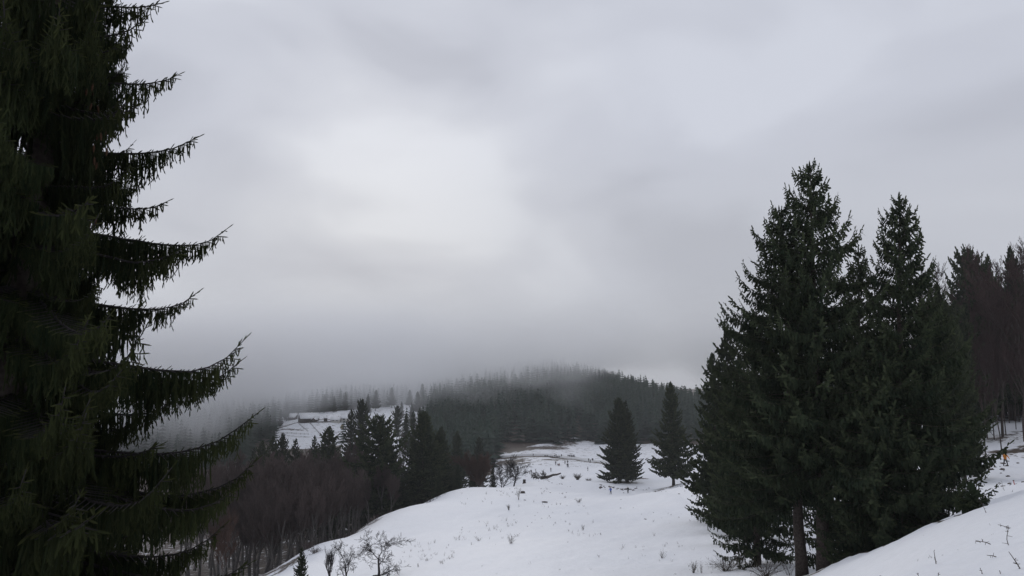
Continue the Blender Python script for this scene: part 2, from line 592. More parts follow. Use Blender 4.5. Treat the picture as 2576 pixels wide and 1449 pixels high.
# the trunks of the spruce group stand in melted hollows
for u, d, r_, dep in [(2015, 45.6, 1.4, .35), (2072, 44.6, 1.3, .3)]:
    g = ground(u, d)
    Z -= dep * np.exp(-(((X - g[0]) ** 2 + (Y - g[1]) ** 2) / r_ ** 2))
g = ground(1690, 203)
Z += 1.3 * np.exp(-(((X - g[0]) / 6) ** 2 + ((Y - g[1]) / 4.5) ** 2))



def vnoise(x, y, s, seed):
    xs_, ys_ = x * s, y * s
    xi, yi = np.floor(xs_).astype(np.int64), np.floor(ys_).astype(np.int64)
    fx, fy = xs_ - xi, ys_ - yi
    fx, fy = fx * fx * (3 - 2 * fx), fy * fy * (3 - 2 * fy)

    def h_(i, j):
        q = (i * 374761393 + j * 668265263 + seed * 1442695041) & 0xffffffff
        q = ((q ^ (q >> 13)) * 1274126177) & 0xffffffff
        return ((q ^ (q >> 16)) & 0xffff) / 65535.0 - .5
    return (h_(xi, yi) * (1 - fx) + h_(xi + 1, yi) * fx) * (1 - fy) + (h_(xi, yi + 1) * (1 - fx) + h_(xi + 1, yi + 1) * fx) * fy


# wind crust, settling and hollows of the old snow; rougher on the near bank
Xr, Yr = X * .8 + Y * .6, -X * .6 + Y * .8
for s_, a_ in [(.35, .10), (.8, .06), (1.9, .04), (4.5, .018)]:
    Z += a_ * vnoise(Xr, Yr * 1.8, s_, int(s_ * 100)) * np.clip((RR - 4) / 12, 0, 1) * np.where(s_ > 1, np.clip(1.6 - RR / 60, 0, 1), 1)
rim = [ground(u, d) for u, d in [(2000, 41), (2036, 41), (2108, 40), (2191, 37), (2277, 34), (2356, 32), (2467, 29), (2520, 28), (2576, 27)]]
rd = seg_dist(X, Y, rim)
Z += (.28 * vnoise(X, Y, .55, 9) - .16) * np.exp(-(rd / 2.2) ** 2) + .14 * vnoise(X, Y, 1.6, 10) * np.exp(-(rd / 1.6) ** 2)
rb_ = seg_dist(X, Y, [p + np.array((0.2, 1.5, 0)) for p in rim[:8]])
bare = np.maximum(bare, .92 * np.exp(-(rb_ / .75) ** 2))

na = len(az)
idx = np.arange(na * NR).reshape(na, NR)
F = np.stack([idx[:-1, :-1], idx[:-1, 1:], idx[1:, 1:], idx[1:, :-1]], -1).reshape(-1, 4)
me = mesh('ground', np.stack([X, Y, Z], -1).reshape(-1, 3), F, [], smooth=True)
at = me.attributes.new('bare', 'FLOAT', 'POINT')
at.data.foreach_set('value', bare.ravel().astype(np.float32))

ms = bpy.data.materials.new('snow_ground')
ms.use_nodes = True
t = ms.node_tree
b = t.nodes['Principled BSDF']
b.inputs['Roughness'].default_value = .65
b.inputs['Specular IOR Level'].default_value = .25
tcn = N(t, 'ShaderNodeTexCoord')
ab = N(t, 'ShaderNodeAttribute'); ab.attribute_name = 'bare'


def tnoise(t, vec, scale, detail=4, rough=.55):
    n = N(t, 'ShaderNodeTexNoise')
    n.inputs['Scale'].default_value = scale
    n.inputs['Detail'].default_value = detail
    n.inputs['Roughness'].default_value = rough
    t.links.new(vec, n.inputs['Vector'])
    return n.outputs['Fac']


ov = tcn.outputs['Object']
n1 = tnoise(t, ov, .35, 6, .62)
n2 = tnoise(t, ov, 2.2, 4)
n3 = tnoise(t, ov, .04, 3)
n4 = tnoise(t, ov, 9.0, 4, .6)
# bare where attribute + noise passes a threshold
s = mathn(t, 'ADD', ab.outputs['Fac'], mathn(t, 'MULTIPLY', mathn(t, 'SUBTRACT', n1, .5), 1.15))
s = mathn(t, 'ADD', s, mathn(t, 'MULTIPLY', mathn(t, 'SUBTRACT', n2, .5), .55))
msk = ramp(t, s, [(.52, (0, 0, 0)), (.66, (1, 1, 1))])
snowc = ramp(t, n3, [(.3, (.78, .80, .845)), (.7, (.84, .85, .88))])
fine = ramp(t, n2, [(.2, (.93, .93, .93)), (.75, (1, 1, 1))])
mm = N(t, 'ShaderNodeMix', data_type='RGBA', blend_type='MULTIPLY')
mm.inputs[0].default_value = 1
t.links.new(snowc, mm.inputs[6]); t.links.new(fine, mm.inputs[7])
earthc = ramp(t, n2, [(.3, (.045, .034, .028)), (.55, (.085, .064, .05)), (.75, (.13, .11, .075))])
mx = N(t, 'ShaderNodeMix', data_type='RGBA')
t.links.new(msk, mx.inputs[0]); t.links.new(mm.outputs[2], mx.inputs[6]); t.links.new(earthc, mx.inputs[7])
t.links.new(mx.outputs[2], b.inputs['Base Color'])
hgt = mathn(t, 'ADD', mathn(t, 'MULTIPLY', n2, .5), mathn(t, 'MULTIPLY', n4, .16))
hgt = mathn(t, 'ADD', hgt, mathn(t, 'MULTIPLY', n1, 1.2))
bp = N(t, 'ShaderNodeBump')
bp.inputs['Strength'].default_value = .55
bp.inputs['Distance'].default_value = .22
t.links.new(hgt, bp.inputs['Height'])
t.links.new(bp.outputs[0], b.inputs['Normal'])
me.materials.append(ms)
gr = link('ground', me)
tag(gr, 'snow covered hillside with patches of bare brown earth', kind='structure')

# road surface: trodden snow, lying just above the ground
pts = []
for a, bb in zip(road[:-1], road[1:]):
    for k in range(6):
        pts.append(a + (bb - a) * k / 6)
pts = np.array(pts)
tan = nrmz(np.gradient(pts[:, :2], axis=0))
nor = np.stack([-tan[:, 1], tan[:, 0]], -1)
V = []
for p, q in zip(pts, nor):
    zc = float(H(np.array([p[0]]), np.array([p[1]]))[0])
    for k, dz in ((-2.9, -.5), (-2.4, .55), (2.4, .6), (3.0, -.2)):
        V.append((p[0] + q[0] * k, p[1] + q[1] * k, zc + dz))
Fq = [(4 * i + j, 4 * i + j + 1, 4 * i + j + 5, 4 * i + j + 4) for i in range(len(pts) - 1) for j in range(3)]
M['road'] = material('trodden_snow', (.66, .665, .68), (.56, .56, .565), .7, .8, .2, .3, 4)
tag(link('road', mesh('road', V, Fq, [M['road']])), 'trodden snow road crossing the clearing below the far wood', kind='structure')

# ------------------------------------------------------------------ conifers
def bough(rng, L, d=.3, up=.35, wide=.22, hang=.5, lat_step=.28, strand_step=.07, n_side=6, width=.04, side_len=.12, tip=True, ax_r=.035, top=True, planes=2, pw=4):
    """a spruce bough along +x: curved axis, flat laterals and curtains of hanging needle shoots"""
    g = G()
    nt_ = 14
    tt = np.linspace(0, 1, nt_)
    wob = rng.normal(0, .012 * L, (nt_, 2)).cumsum(0) * .5
    ax = np.stack([L * tt * (1 - .04 * up), wob[:, 0], L * (-d * tt + up * tt ** pw) + wob[:, 1] * .5], -1)

    def at_(t_):
        i = min(int(t_ * (nt_ - 1)), nt_ - 2)
        f = t_ * (nt_ - 1) - i
        return ax[i] * (1 - f) + ax[i + 1] * f
    V, F = tube_path(ax, ax_r * (1 - tt * .82), 5 if n_side > 3 else 3, cap=False)
    g.add(V, F, .0, 1)
    P0, P1, Wd, Tn = [], [], [], []

    def sh(a, b, wd, tn):
        P0.append(a); P1.append(b); Wd.append(wd); Tn.append(tn)
    origins = []
    t_ = .10
    side = 1
    while t_ < .97:
        p = at_(t_)
        wl = wide * L * (1 - t_) ** .75 * min(1, t_ / .3) * rng.uniform(.6, 1.25) + .05
        dirn = np.array([.55 + .4 * t_, side * .8, -.18 + .35 * max(0, t_ - .6)])
        dirn = dirn / np.linalg.norm(dirn)
        e = p + dirn * wl
        if n_side > 3:
            V, F = tubes([p], [e], ax_r * .35, ax_r * .1, 3)
            g.add(V, F, 0, 1)
        m = max(1, int(wl / strand_step))
        for k in range(m):
            f = (k + rng.uniform(.2, .9)) / m
            origins.append((p + (e - p) * f + np.array([0, 0, -.05 * wl * f]), t_, f))
        origins.append((p + rng.normal(0, .01, 3), t_, 0))
        sh(e - dirn * side_len * .8, e + dirn * side_len * rng.uniform(.4, 1) + np.array([0, 0, rng.uniform(-.3, .5) * side_len]), width, rng.uniform(.3, .75))
        side = -side
        t_ += lat_step / L * rng.uniform(.35, .65)
    clump = rng.uniform(.3, 1.4, 40)
    for p, t_, f in origins:
        prof = min(1, (1 - t_) * 2.2 + .12) * (.55 + .45 * min(1, t_ * 3))
        h = hang * prof * clump[int(t_ * 39)] * rng.uniform(.45, 1.15) * (1 - .35 * f)
        q = p + np.array([rng.normal(.05, .07) * h, rng.normal(0, .07) * h, -h])
        tn = rng.uniform(0, .25) + .6 * max(0, t_ - .6)
        sh(p, q, width * rng.uniform(.8, 1.2), tn)
        ns = max(1, int(n_side * h / hang + .5))
        for k in range(ns):
            s_ = rng.uniform(.08, .95)
            o_ = p + (q - p) * s_
            a_ = rng.uniform(0, 6.28)
            ln = side_len * rng.uniform(.6, 1.3)
            sh(o_, o_ + np.array([math.cos(a_) * .42, math.sin(a_) * .42, -.9]) * ln, width * .9, tn + rng.uniform(0, .15))
    if top:
        for t_ in np.arange(.15, .98, max(.02, lat_step * .42 / L)):
            p = at_(t_)
            ln = side_len * rng.uniform(.5, 1.25)
            sh(p, p + np.array([.75, rng.normal(0, .35), rng.uniform(.2, .75)]) * ln, width * .75, rng.uniform(.2, .6))
    if tip:
        e = ax[-1]
        dirn = nrmz(ax[-1] - ax[-2])
        sh(e, e + dirn * side_len * 1.5, width * .8, .6)
        for k in range(5 if n_side > 3 else 3):
            a_ = rng.uniform(0, 6.28)
            o_ = np.array([0, math.cos(a_), math.sin(a_)])
            b_ = e - dirn * side_len * rng.uniform(0, 1.6)
            sh(b_, b_ + (dirn * .75 + o_ * .65) * side_len * rng.uniform(.7, 1.1), width * .8, .55)
    V, F, T = shoots(rng, P0, P1, Wd, Tn, planes)
    g.add(V, F, T, 0)
    return g.arrays()


def trunk_geo(rng, Hh, r, lean=(0, 0), n=10, k=14, flare=1.5):
    z = np.linspace(-.6, Hh, k)
    t_ = np.clip(z / Hh, 0, 1)
    pts = np.stack([lean[0] * t_ + rng.normal(0, .02, k), lean[1] * t_ + rng.normal(0, .02, k), z], -1)
    rad = r * (1 - t_ * .97) ** .9 * (1 + (flare - 1) * np.exp(-np.maximum(z, 0) / (r * 2.2)))
    return tube_path(pts, np.maximum(rad, .012), n)


# ---- big spruce close by on the left
rng = np.random.default_rng(11)
TR = ground(-55, 12.0)
TH = 21.0


hero = empty('spruce_tree', TR)
tag(hero, 'huge dark spruce with drooping curtains of twigs filling the left edge', 'tree')
V, F = trunk_geo(rng, TH, .34, (.3, .2), 14, 18, 1.35)
tr = link('trunk', mesh('hero_trunk', V, F, [M['bark']], smooth=True), hero)
hm = [M['needle_near'], M['bark_dark']]
# (tip u, v, depth of tip, drop of axis, upturn, hang)
feat = [(405, 6, 12.2, .05, .10, .42, 6), (366, 52, 11.8, .06, .16, .55, 6), (290, 120, 11.2, .25, .12, .6, 5), (452, 192, 12.2, .06, .10, .50, 6), (330, 262, 11.4, .30, .15, .6, 5), (497, 345, 12.3, .04, .15, .56, 5), (418, 506, 12.6, .14, .13, .44, 7),
        (572, 578, 12.0, .15, .13, .58, 9), (455, 640, 11.2, .32, .16, .6, 5), (495, 740, 12.4, .13, .15, .52, 8), (618, 850, 11.8, .14, .19, .66, 8), (614, 918, 12.3, .20, .16, .45, 8), (442, 1010, 12.4, .18, .17, .55, 7),
        (648, 1045, 11.6, .08, .20, .70, 5), (652, 1158, 12.2, .10, .18, .60, 7), (600, 1225, 11.4, .28, .18, .6, 6), (566, 1315, 12.0, .16, .22, .55, 6), (640, 1420, 11.8, .22, .16, .55, 6), (440, 1180, 9.7, .22, .22, .6, 6), (250, 1000, 9.3, .25, .25, .65, 6), (390, 830, 10.0, .2, .25, .6, 6), (160, 960, 8.8, .25, .25, .6, 6), (240, 800, 9.6, .25, .25, .6, 6)]
bank = []
for i, (u, v, dp, dd, uu, hg, pw_) in enumerate(feat):
    tip_ = P(u, v, dp) - TR
    frac = None
    # the root height that gives this tip with this profile
    hx, hy = tip_[0], tip_[1]
    L_ = math.hypot(hx - .15, hy - .1)
    zr = tip_[2] - L_ * (uu - dd)
    arr = bough(np.random.default_rng(100 + i), L_, dd, uu, .2, hg * 1.2, .15, .036, 7, .0205, .105, pw=pw_)
    me_ = mesh('hero_bough_%02d' % i, arr[0], arr[1], hm, arr[3], arr[2])
    o = link('bough', me_, hero)
    o.location = (.15, .1, zr)
    o.rotation_euler = (0, 0, math.atan2(hy - .1, hx - .15))
    bank.append((me_, L_))
R_at = lambda z: 4.9 * max(.05, (1 - max(z, 0) / TH)) ** .75
zz = .8
k = 0
while zz < TH - .6:
    for j in range(6):
        a_ = rng.uniform(0, 2 * math.pi)
        me_, L0 = bank[int(rng.integers(0, len(bank)))]
        L_ = R_at(zz) * rng.uniform(.75, 1.05)
        # the long boughs pointing right across the picture are the measured ones above
        an_ = a_ - 2 * math.pi * (a_ > math.pi)
        if abs(an_) < 1.45 and 1.8 < zz < 13.0:
            ul = (500 - 22 * zz) * rng.uniform(.55, 1.0)
            while L_ > .8 and 1288 + FPX * (TR[0] + L_ * math.cos(an_)) / (12 + L_ * math.sin(an_)) > ul:
                L_ *= .94
        o = link('bough', me_, hero)
        s_ = L_ / L0
        o.location = (.3 * zz / TH, .2 * zz / TH, zz + .25)
        o.scale = (s_, max(s_, .7), max(s_, .75))
        o.rotation_euler = (0, rng.normal(0, .08) - max(0, zz - 10) * .03, a_)
        k += 1
    zz += .42
# cones hanging from the upper boughs
cg = G()
for i in range(7):
    a0 = [0, .012, .02, .022, .017, .008, 0][i]
cpts = np.stack([np.zeros(7), np.zeros(7), -np.linspace(0, .13, 7)], -1)
V, F = tube_path(cpts, np.array([.004, .012, .017, .018, .016, .010, .003]), 7)
cone_me = mesh('cone', V, F, [M['cone']], smooth=True)
for i in range(22):
    u, v = [(250, 270), (252, 350), (225, 210), (200, 110), (240, 400), (230, 560)][i % 6]
    p = P(u + rng.normal(0, 13), v + rng.normal(0, 22), 11.2 + rng.normal(0, .3)) - TR
    o = link('cone', cone_me, hero)
    o.location = p
    o.rotation_euler = (rng.normal(0, .2), rng.normal(0, .2), 0)

# ---- bough banks at coarser detail, in arrays, used to assemble whole crowns
rb = np.random.default_rng(21)
BK1 = [(L_, bough(rb, L_, d_, u_, .24, h_, .33, .165, 3, .105, .20, True, .03, True, 1)) for L_, d_, u_, h_ in [(.8, .0, .15, .22), (1.2, .05, .2, .3), (1.6, .1, .25, .36), (2.4, .12, .3, .5), (3, .18, .3, .6), (4, .2, .3, .65), (4.6, .25, .3, .7), (5.6, .22, .28, .7), (6.2, .28, .3, .75)]]
BK2 = [(L_, bough(rb, L_, d_, u_, .26, h_, .9, .62, 1, .30, .42, True, .03, True, 2)) for L_, d_, u_, h_ in [(1.2, .0, .2, .4), (2.2, .1, .25, .55), (3.2, .15, .3, .7), (4.2, .2, .3, .8), (5.2, .22, .28, .8), (3.6, .1, .2, .6)]]


def crown(rng, Hh, R, clear, bank_, step=.5, per=5, slope_top=.75, slope_low=-.08, shape=.85, lean=(0, 0), ragged=.22, extra=(), tint=0.0, round_top=0.0, lean_az=None):
    g = G()
    z = clear
    while z < Hh - .25:
        f = (z - clear) / (Hh - clear)
        if round_top:
            Rz = R * min(1.0, ((1 - f) / round_top) ** .55) * (.72 + .28 * min(1, f * 4))
        else:
            Rz = R * (1 - f) ** shape * (.8 + .2 * min(1, f * 6)) + .25
        a0 = rng.uniform(0, 6.28)
        big = rng.uniform(1 - ragged, 1 + ragged * .6)
        for j in range(per):
            a_ = a0 + j * 2 * math.pi / per + rng.normal(0, .25)
            L_ = Rz * big * rng.uniform(1 - ragged, 1 + ragged * .5)
            c = [b_ for b_ in bank_ if abs(math.log(b_[0] / max(L_, .6))) < .55] or [bank_[0] if L_ < 2 else bank_[-1]]
            L0, arr = c[int(rng.integers(0, len(c)))]
            s_ = L_ / L0
            sl = slope_low + (slope_top - slope_low) * f ** 1.6 + rng.normal(0, .07)
            Rm = rotz(a_) @ roty(-math.atan(sl)) @ np.diag((s_, max(s_, .6), max(s_, .6) if s_ < 1 else min(s_, 1.15)))
            t_ = z / Hh
            g.put(arr, Rm, (lean[0] * t_, lean[1] * t_, z + rng.normal(0, step * .3)), tint + rng.normal(0, .05))
        z += step * rng.uniform(.75, 1.25)
    for (fz, a_, L_, sl) in extra:
        L0, arr = min(bank_, key=lambda b_: abs(b_[0] - L_))
        s_ = L_ / L0
        t_ = fz
        g.put(arr, rotz(a_) @ roty(-math.atan(sl)) @ np.diag((s_, s_, s_)), (lean[0] * t_, lean[1] * t_, fz * Hh), tint)
    # leader
    wd = .1 if bank_ is BK1 else .3
    p0 = [(lean[0] * .97, lean[1] * .97, Hh * .985)]
    p1 = [(lean[0], lean[1], Hh + .45)]
    for q in range(9):
        a_ = rng.uniform(0, 6.28); zq = Hh - rng.uniform(.0, 1.5)
        ln = .25 + (Hh - zq) * .3
        p0.append((lean[0], lean[1], zq)); p1.append((lean[0] + math.cos(a_) * ln, lean[1] + math.sin(a_) * ln, zq + ln * .75))
    V, F, T = shoots(rng, p0, p1, wd, .2)
    g.add(V, F, T, 0)
    return g


def tree_obj(name, loc, crown_me, trunk_me, rz, scale, label, cat='tree', group=None):
    t_ = empty(name, loc, rz, scale)
    link('trunk', trunk_me, t_)
    link('crown', crown_me, t_)
    tag(t_, label, cat, group)
    return t_


def height_for(u, vtop, d, z0):
    return float(P(u, vtop, d)[2] - z0)


# ---- the spruce group on the right
def big_spruce(seed, u, d, vtop, utop, R, clear, r, label, step=.5, per=5, top=.8, shape=.8, extra=(), ragged=.25, mat='needle', zoff=0.0, rt=0.0, low=-.1):
    rng = np.random.default_rng(seed)
    g0 = ground(u, d)
    g0[2] += zoff
    Hh = height_for(utop, vtop, d, g0[2])
    lean = (float(P(utop, vtop, d)[0] - g0[0]), 0)
    cg_ = crown(rng, Hh, R, clear, BK1, step, per, top, low, shape, lean, ragged, extra, round_top=rt)
    V, F = trunk_geo(rng, Hh, r, lean, 12, 16, 1.25)
    return tree_obj('spruce_tree', g0, cg_.build('crown', [M[mat], M['bark']]), mesh('trunk', V, F, [M['bark']], smooth=True), 0, 1, label, 'tree', 'spruces beside the snow slope')


big_spruce(31, 2072, 44.8, 420, 2037, 6.0, 5.2, .36, 'tallest ragged spruce of the right hand clump, with bare gaps near its top', .47, 6, .95, .72,
           [(.80, .1, 3.1, .55), (.765, .2, 3.6, .45), (.70, .05, 4.4, .12), (.83, 3.0, 2.9, .6), (.75, 3.3, 3.4, .5), (.88, 3.2, 1.9, .8), (.86, .3, 2.0, .8)], .32)
big_spruce(32, 2018, 45.8, 532, 1960, 5.9, 4.8, .34, 'spruce leaning left of the tallest one, its dark trunk bare above the snow', .43, 6, .9, .66,
           [(.62, 3.2, 4.4, .35), (.52, 3.05, 4.9, .15), (.25, 3.3, 6.2, -.1), (.2, 2.9, 6.3, -.1)], .28)
big_spruce(33, 2262, 43.0, 500, 2262, 5.5, .8, .3, 'pointed spruce standing alone right of the tallest one, sweeping branches above the bank', .42, 6, .85, .72,
           [(.14, .0, 5.7, .0), (.11, .15, 5.5, -.05), (.18, -.15, 5.3, .02)], .2)
big_spruce(34, 2165, 50.0, 632, 2160, 5.2, 1.0, .28, 'shorter dark spruce between the two tall pointed spruces', .62, 5, .8, .7)
big_spruce(35, 2215, 42.5, 830, 2215, 4.2, .6, .22, 'dense young spruce in front of the clump, low branches on the snow bank', .45, 5, .7, .6, ragged=.15)
big_spruce(36, 2330, 50.0, 690, 2335, 3.9, .5, .25, 'dark spruce behind the sweeping branches at the right end of the clump', .65, 5, .7, .65)
big_spruce(37, 1905, 58.0, 770, 1900, 4.9, 1.2, .26, 'dark spruce half hidden at the left side of the clump', .62, 5, .75, .7)
# ---- solitary and valley conifers (coarser crowns shared between copies)
SOL = []
for i, (Hh, R, cl_, st, sh_, rt, low) in enumerate([(28, 6.8, 4.2, .55, .85, 0, -.16), (27, 7.4, 2.2, .5, .74, 0, -.12), (25, 5.2, 2.0, .6, .72, 0, -.08), (24, 5.0, 4.0, .55, .6, .35, -.08), (22, 4.2, 1.5, .6, .85, 0, -.03), (26, 6.0, 3.0, .55, .55, .5, -.1)]):
    rg = np.random.default_rng(60 + i)
    cgx = crown(rg, Hh, R, cl_, BK2, st, 6 if i < 2 else 5, .7, low, sh_, (0, 0), .3, round_top=rt)
    V, F = trunk_geo(rg, Hh, .36, (0, 0), 8, 8)
    SOL.append((Hh, cgx.build('conifer_crown_%d' % i, [M['needle'], M['bark']]), mesh('conifer_trunk_%d' % i, V, F, [M['bark']], smooth=True)))


def conifer(kind, u, d, vtop, label, group=None, rz=0, wide=1.0, name='conifer_tree', zoff=0):
    x0 = float(P(u, vtop, d)[0])
    g0 = np.array((x0, d, float(H(np.array([x0]), np.array([d]))[0]) + zoff))
    Hh = height_for(u, vtop, d, g0[2])
    H0, cm, tm = SOL[kind]
    s_ = Hh / H0
    return tree_obj(name, g0, cm, tm, rz, (s_ * wide, s_ * wide, s_), label, 'tree', group)


conifer(0, 1687, 204, 962, 'solitary dark spruce rooted on a bare brown mound by the snow slope', rz=.4, wide=1.0, name='spruce_tree')
conifer(1, 1556, 234, 1002, 'double topped hazy spruce standing on the slope left of the mound spruce', rz=2.1, wide=1.08, name='spruce_tree')
conifer(4, 1574, 236, 1010, 'slim second stem growing tight against the hazy double topped spruce', rz=.3, wide=1.1, name='spruce_tree')
conifer(2, 1828, 92, 838, 'narrow dark spruce behind the left flank of the clump', 'spruces beside the snow slope', rz=.9, wide=1.05, name='spruce_tree')
conifer(2, 1792, 104, 893, 'shorter dark spruce at the left end of the clump', 'spruces beside the snow slope', rz=2.9, wide=.98, name='spruce_tree')
conifer(4, 1862, 75, 905, 'dark spruce squeezed between the narrow spruce and the clump', 'spruces beside the snow slope', rz=4.1, wide=1.2, name='spruce_tree')
VG = 'conifers in the valley below the snow slope'
for i, (k_, u, d, vt, wd, lab) in enumerate([
        (3, 955, 168, 1050, 1.2, 'flat topped dark fir rising in front of the far clearing'),
        (5, 980, 176, 1120, .8, 'fir pressed behind the flat topped fir'),
        (1, 1066, 182, 1036, 1.2, 'broad dark spruce at the lip of the slope, right of the flat topped fir'),
        (0, 1040, 190, 1120, .8, 'dark spruce left behind the broad spruce at the lip'),
        (0, 1104, 196, 1085, 1.25, 'dark spruce right behind the broad spruce at the lip'),
        (4, 1010, 172, 1178, 1.5, 'low young fir between the flat topped fir and the broad spruce'),
        (4, 1105, 172, 1185, 1.1, 'short shaggy spruce beside a snowy gap at the lip'),
        (4, 1152, 186, 1168, .95, 'shaggy spruce right of the snowy gap at the lip'),
        (4, 1240, 200, 1168, .9, 'small dark spruce behind the round copper beech'),
        (4, 1190, 205, 1150, .9, 'dark spruce left behind the round copper beech'),
        (2, 884, 300, 1032, .95, 'fir at the right edge of the farm meadow'),
        (3, 911, 310, 1008, .7, 'tall narrow fir before the far clearing'),
        (2, 905, 250, 1125, 1.2, 'dark fir below the farm meadow'),
        (2, 828, 240, 1076, 1.5, 'pointed fir below the haystack meadow'),
        (4, 792, 270, 1098, 1.1, 'small fir under the farm fences'),
        (4, 745, 270, 1106, 1.2, 'small fir among bare trees under the farm'),
        (2, 712, 260, 1092, 1.0, 'hazy fir with a sharp tip left under the farm'),
        (2, 688, 265, 1100, 1.1, 'hazy fir beside the sharp tipped fir'),
        (2, 660, 255, 1112, 1.1, 'leftmost hazy fir clear of the big spruce'),
        (4, 640, 300, 1128, 1.1, 'faint fir at the edge of the fog, close to the big spruce tips'),
        (2, 1022, 420, 1040, .9, 'fir in the far clearing left of the forest'),
        (3, 1000, 460, 1022, .8, 'fir standing on the upper far clearing'),
        (2, 1040, 400, 1035, .9, 'dark fir against the far clearing by the forest edge'),
        (2, 1110, 260, 1075, 1.2, 'dark spruce in the valley before the far forest'),
        (0, 1150, 280, 1085, 1.0, 'broad spruce in the valley in front of the hill forest'),
        (2, 1205, 290, 1100, 1.1, 'spruce in the valley above the copper beech')]):
    conifer(k_, u, d, vt, lab, VG, rz=i * 1.3, wide=wd)

rgm = np.random.default_rng(222)
for i, (u, d, h_) in enumerate([(905, 640, 16), (925, 690, 18), (945, 720, 20), (1010, 640, 14), (1035, 600, 18), (1050, 660, 20), (1062, 720, 22), (1055, 560, 18), (985, 740, 20), (868, 720, 18), (840, 700, 15), (815, 690, 17), (720, 655, 16), (705, 620, 14), (1030, 730, 17)]):
    g0 = ground(u, d)
    H0, cm, tm = SOL[[2, 4, 0][i % 3]]
    tree_obj('conifer_tree', g0, cm, tm, i * 1.7, (h_ / H0 * 1.15, h_ / H0 * 1.15, h_ / H0), 'fir scattered along the edge of the far farm meadow', 'tree', 'firs along the far meadow')

# ---- small spruce at the lower edge
conifer(4, 760, 66, 1378, 'small green spruce beside the bare fruit trees at the lower edge', rz=1.0, wide=1.15, name='spruce_tree')

# ------------------------------------------------------------------ bare trees
def bare_tree(rng, Hh, r0, levels=4, spread=.6, crooked=.18, first=.3, kids=(3, 5), twig=.012, upright=.25, shrink=.62, base_dir=(0, 0, 1), stems=1, min_len=.25, trunk_f=.42):
    big, small = [], []

    def grow(p, dirn, ln, r, lev):
        nseg = 4 if lev <= 1 else 3 if lev == 2 else 2
        pts, rad = [p.copy()], [r]
        q = p.copy(); dv = dirn.copy()
        for i in range(nseg):
            dv = nrmz(dv + rng.normal(0, crooked, 3) + np.array([0, 0, upright * .25]))
            q = q + dv * ln / nseg
            pts.append(q.copy()); rad.append(max(twig, r * (1 - .55 * (i + 1) / nseg)))
        (big if lev <= 1 else small).append((np.array(pts), np.array(rad)))
        if lev >= levels or ln < min_len:
            return
        nk = int(rng.integers(kids[0], kids[1] + 1))
        for c in range(nk):
            f = rng.uniform(first if lev == 0 else .25, 1.0) if c else 1.0
            x_ = f * nseg
            i = min(int(x_), nseg - 1)
            bp_ = pts[i] + (pts[i + 1] - pts[i]) * (x_ - i)
            a_ = rng.uniform(0, 6.28)
            base_ = nrmz(pts[i + 1] - pts[i])
            ref = nrmz(np.cross(base_, rng.normal(size=3)))
            sp_ = spread * rng.uniform(.6, 1.35) * (.5 if c == 0 else 1)
            nd = nrmz(base_ * math.cos(sp_) + ref * math.sin(sp_) + np.array([0, 0, upright * .4]))
            grow(bp_, nd, ln * shrink * rng.uniform(.7, 1.15), max(twig, rad[i] * rng.uniform(.5, .72)), lev + 1)
    for s_ in range(stems):
        dv = np.array(base_dir, float)
        if stems > 1:
            a_ = rng.uniform(0, 6.28)
            dv = np.array([math.cos(a_) * .35, math.sin(a_) * .35, 1.0])
        grow(np.array([rng.normal(0, .1 * (stems > 1)), rng.normal(0, .1 * (stems > 1)), -.3]), nrmz(dv), Hh * trunk_f, r0, 0)
    gb, gs = G(), G()
    for pts, rad in big:
        V, F = tube_path(pts, rad, 6, cap=False)
        gb.add(V, F)
    if small:
        A = np.concatenate([p_[:-1] for p_, _ in small]); B = np.concatenate([p_[1:] for p_, _ in small])
        ra = np.concatenate([r_[:-1] for _, r_ in small]); rc = np.concatenate([r_[1:] for _, r_ in small])
        V, F = tubes(A, B, ra, rc, 3)
        gs.add(V, F, np.repeat(rng.uniform(0, 1, len(A)), 6))
    return gb, gs


def bare_top(gs, gb):
    return max(np.concatenate(gs.V)[:, 2].max(), np.concatenate(gb.V)[:, 2].max())


def bare_obj(name, gb, gs, mats, u, d, vtop, label, group=None, rz=0, wide=1.0, zoff=0.0, cat='tree'):
    x0 = float(P(u, vtop, d)[0])
    g0 = np.array((x0, d, float(H(np.array([x0]), np.array([d]))[0]) + zoff))
    Hh = height_for(u, vtop, d, g0[2])
    me_t = gb if isinstance(gb, bpy.types.Mesh) else gb.build('bare_trunk', [mats[0]])
    me_c = gs if isinstance(gs, bpy.types.Mesh) else gs.build('bare_crown', [mats[1]])
    top_ = max(v_.co.z for v_ in me_c.vertices) if not isinstance(gs, bpy.types.Mesh) else me_c['top']
    s_ = Hh / top_
    return tree_obj(name, g0, me_c, me_t, rz, (s_ * wide, s_ * wide, s_), label, cat, group)


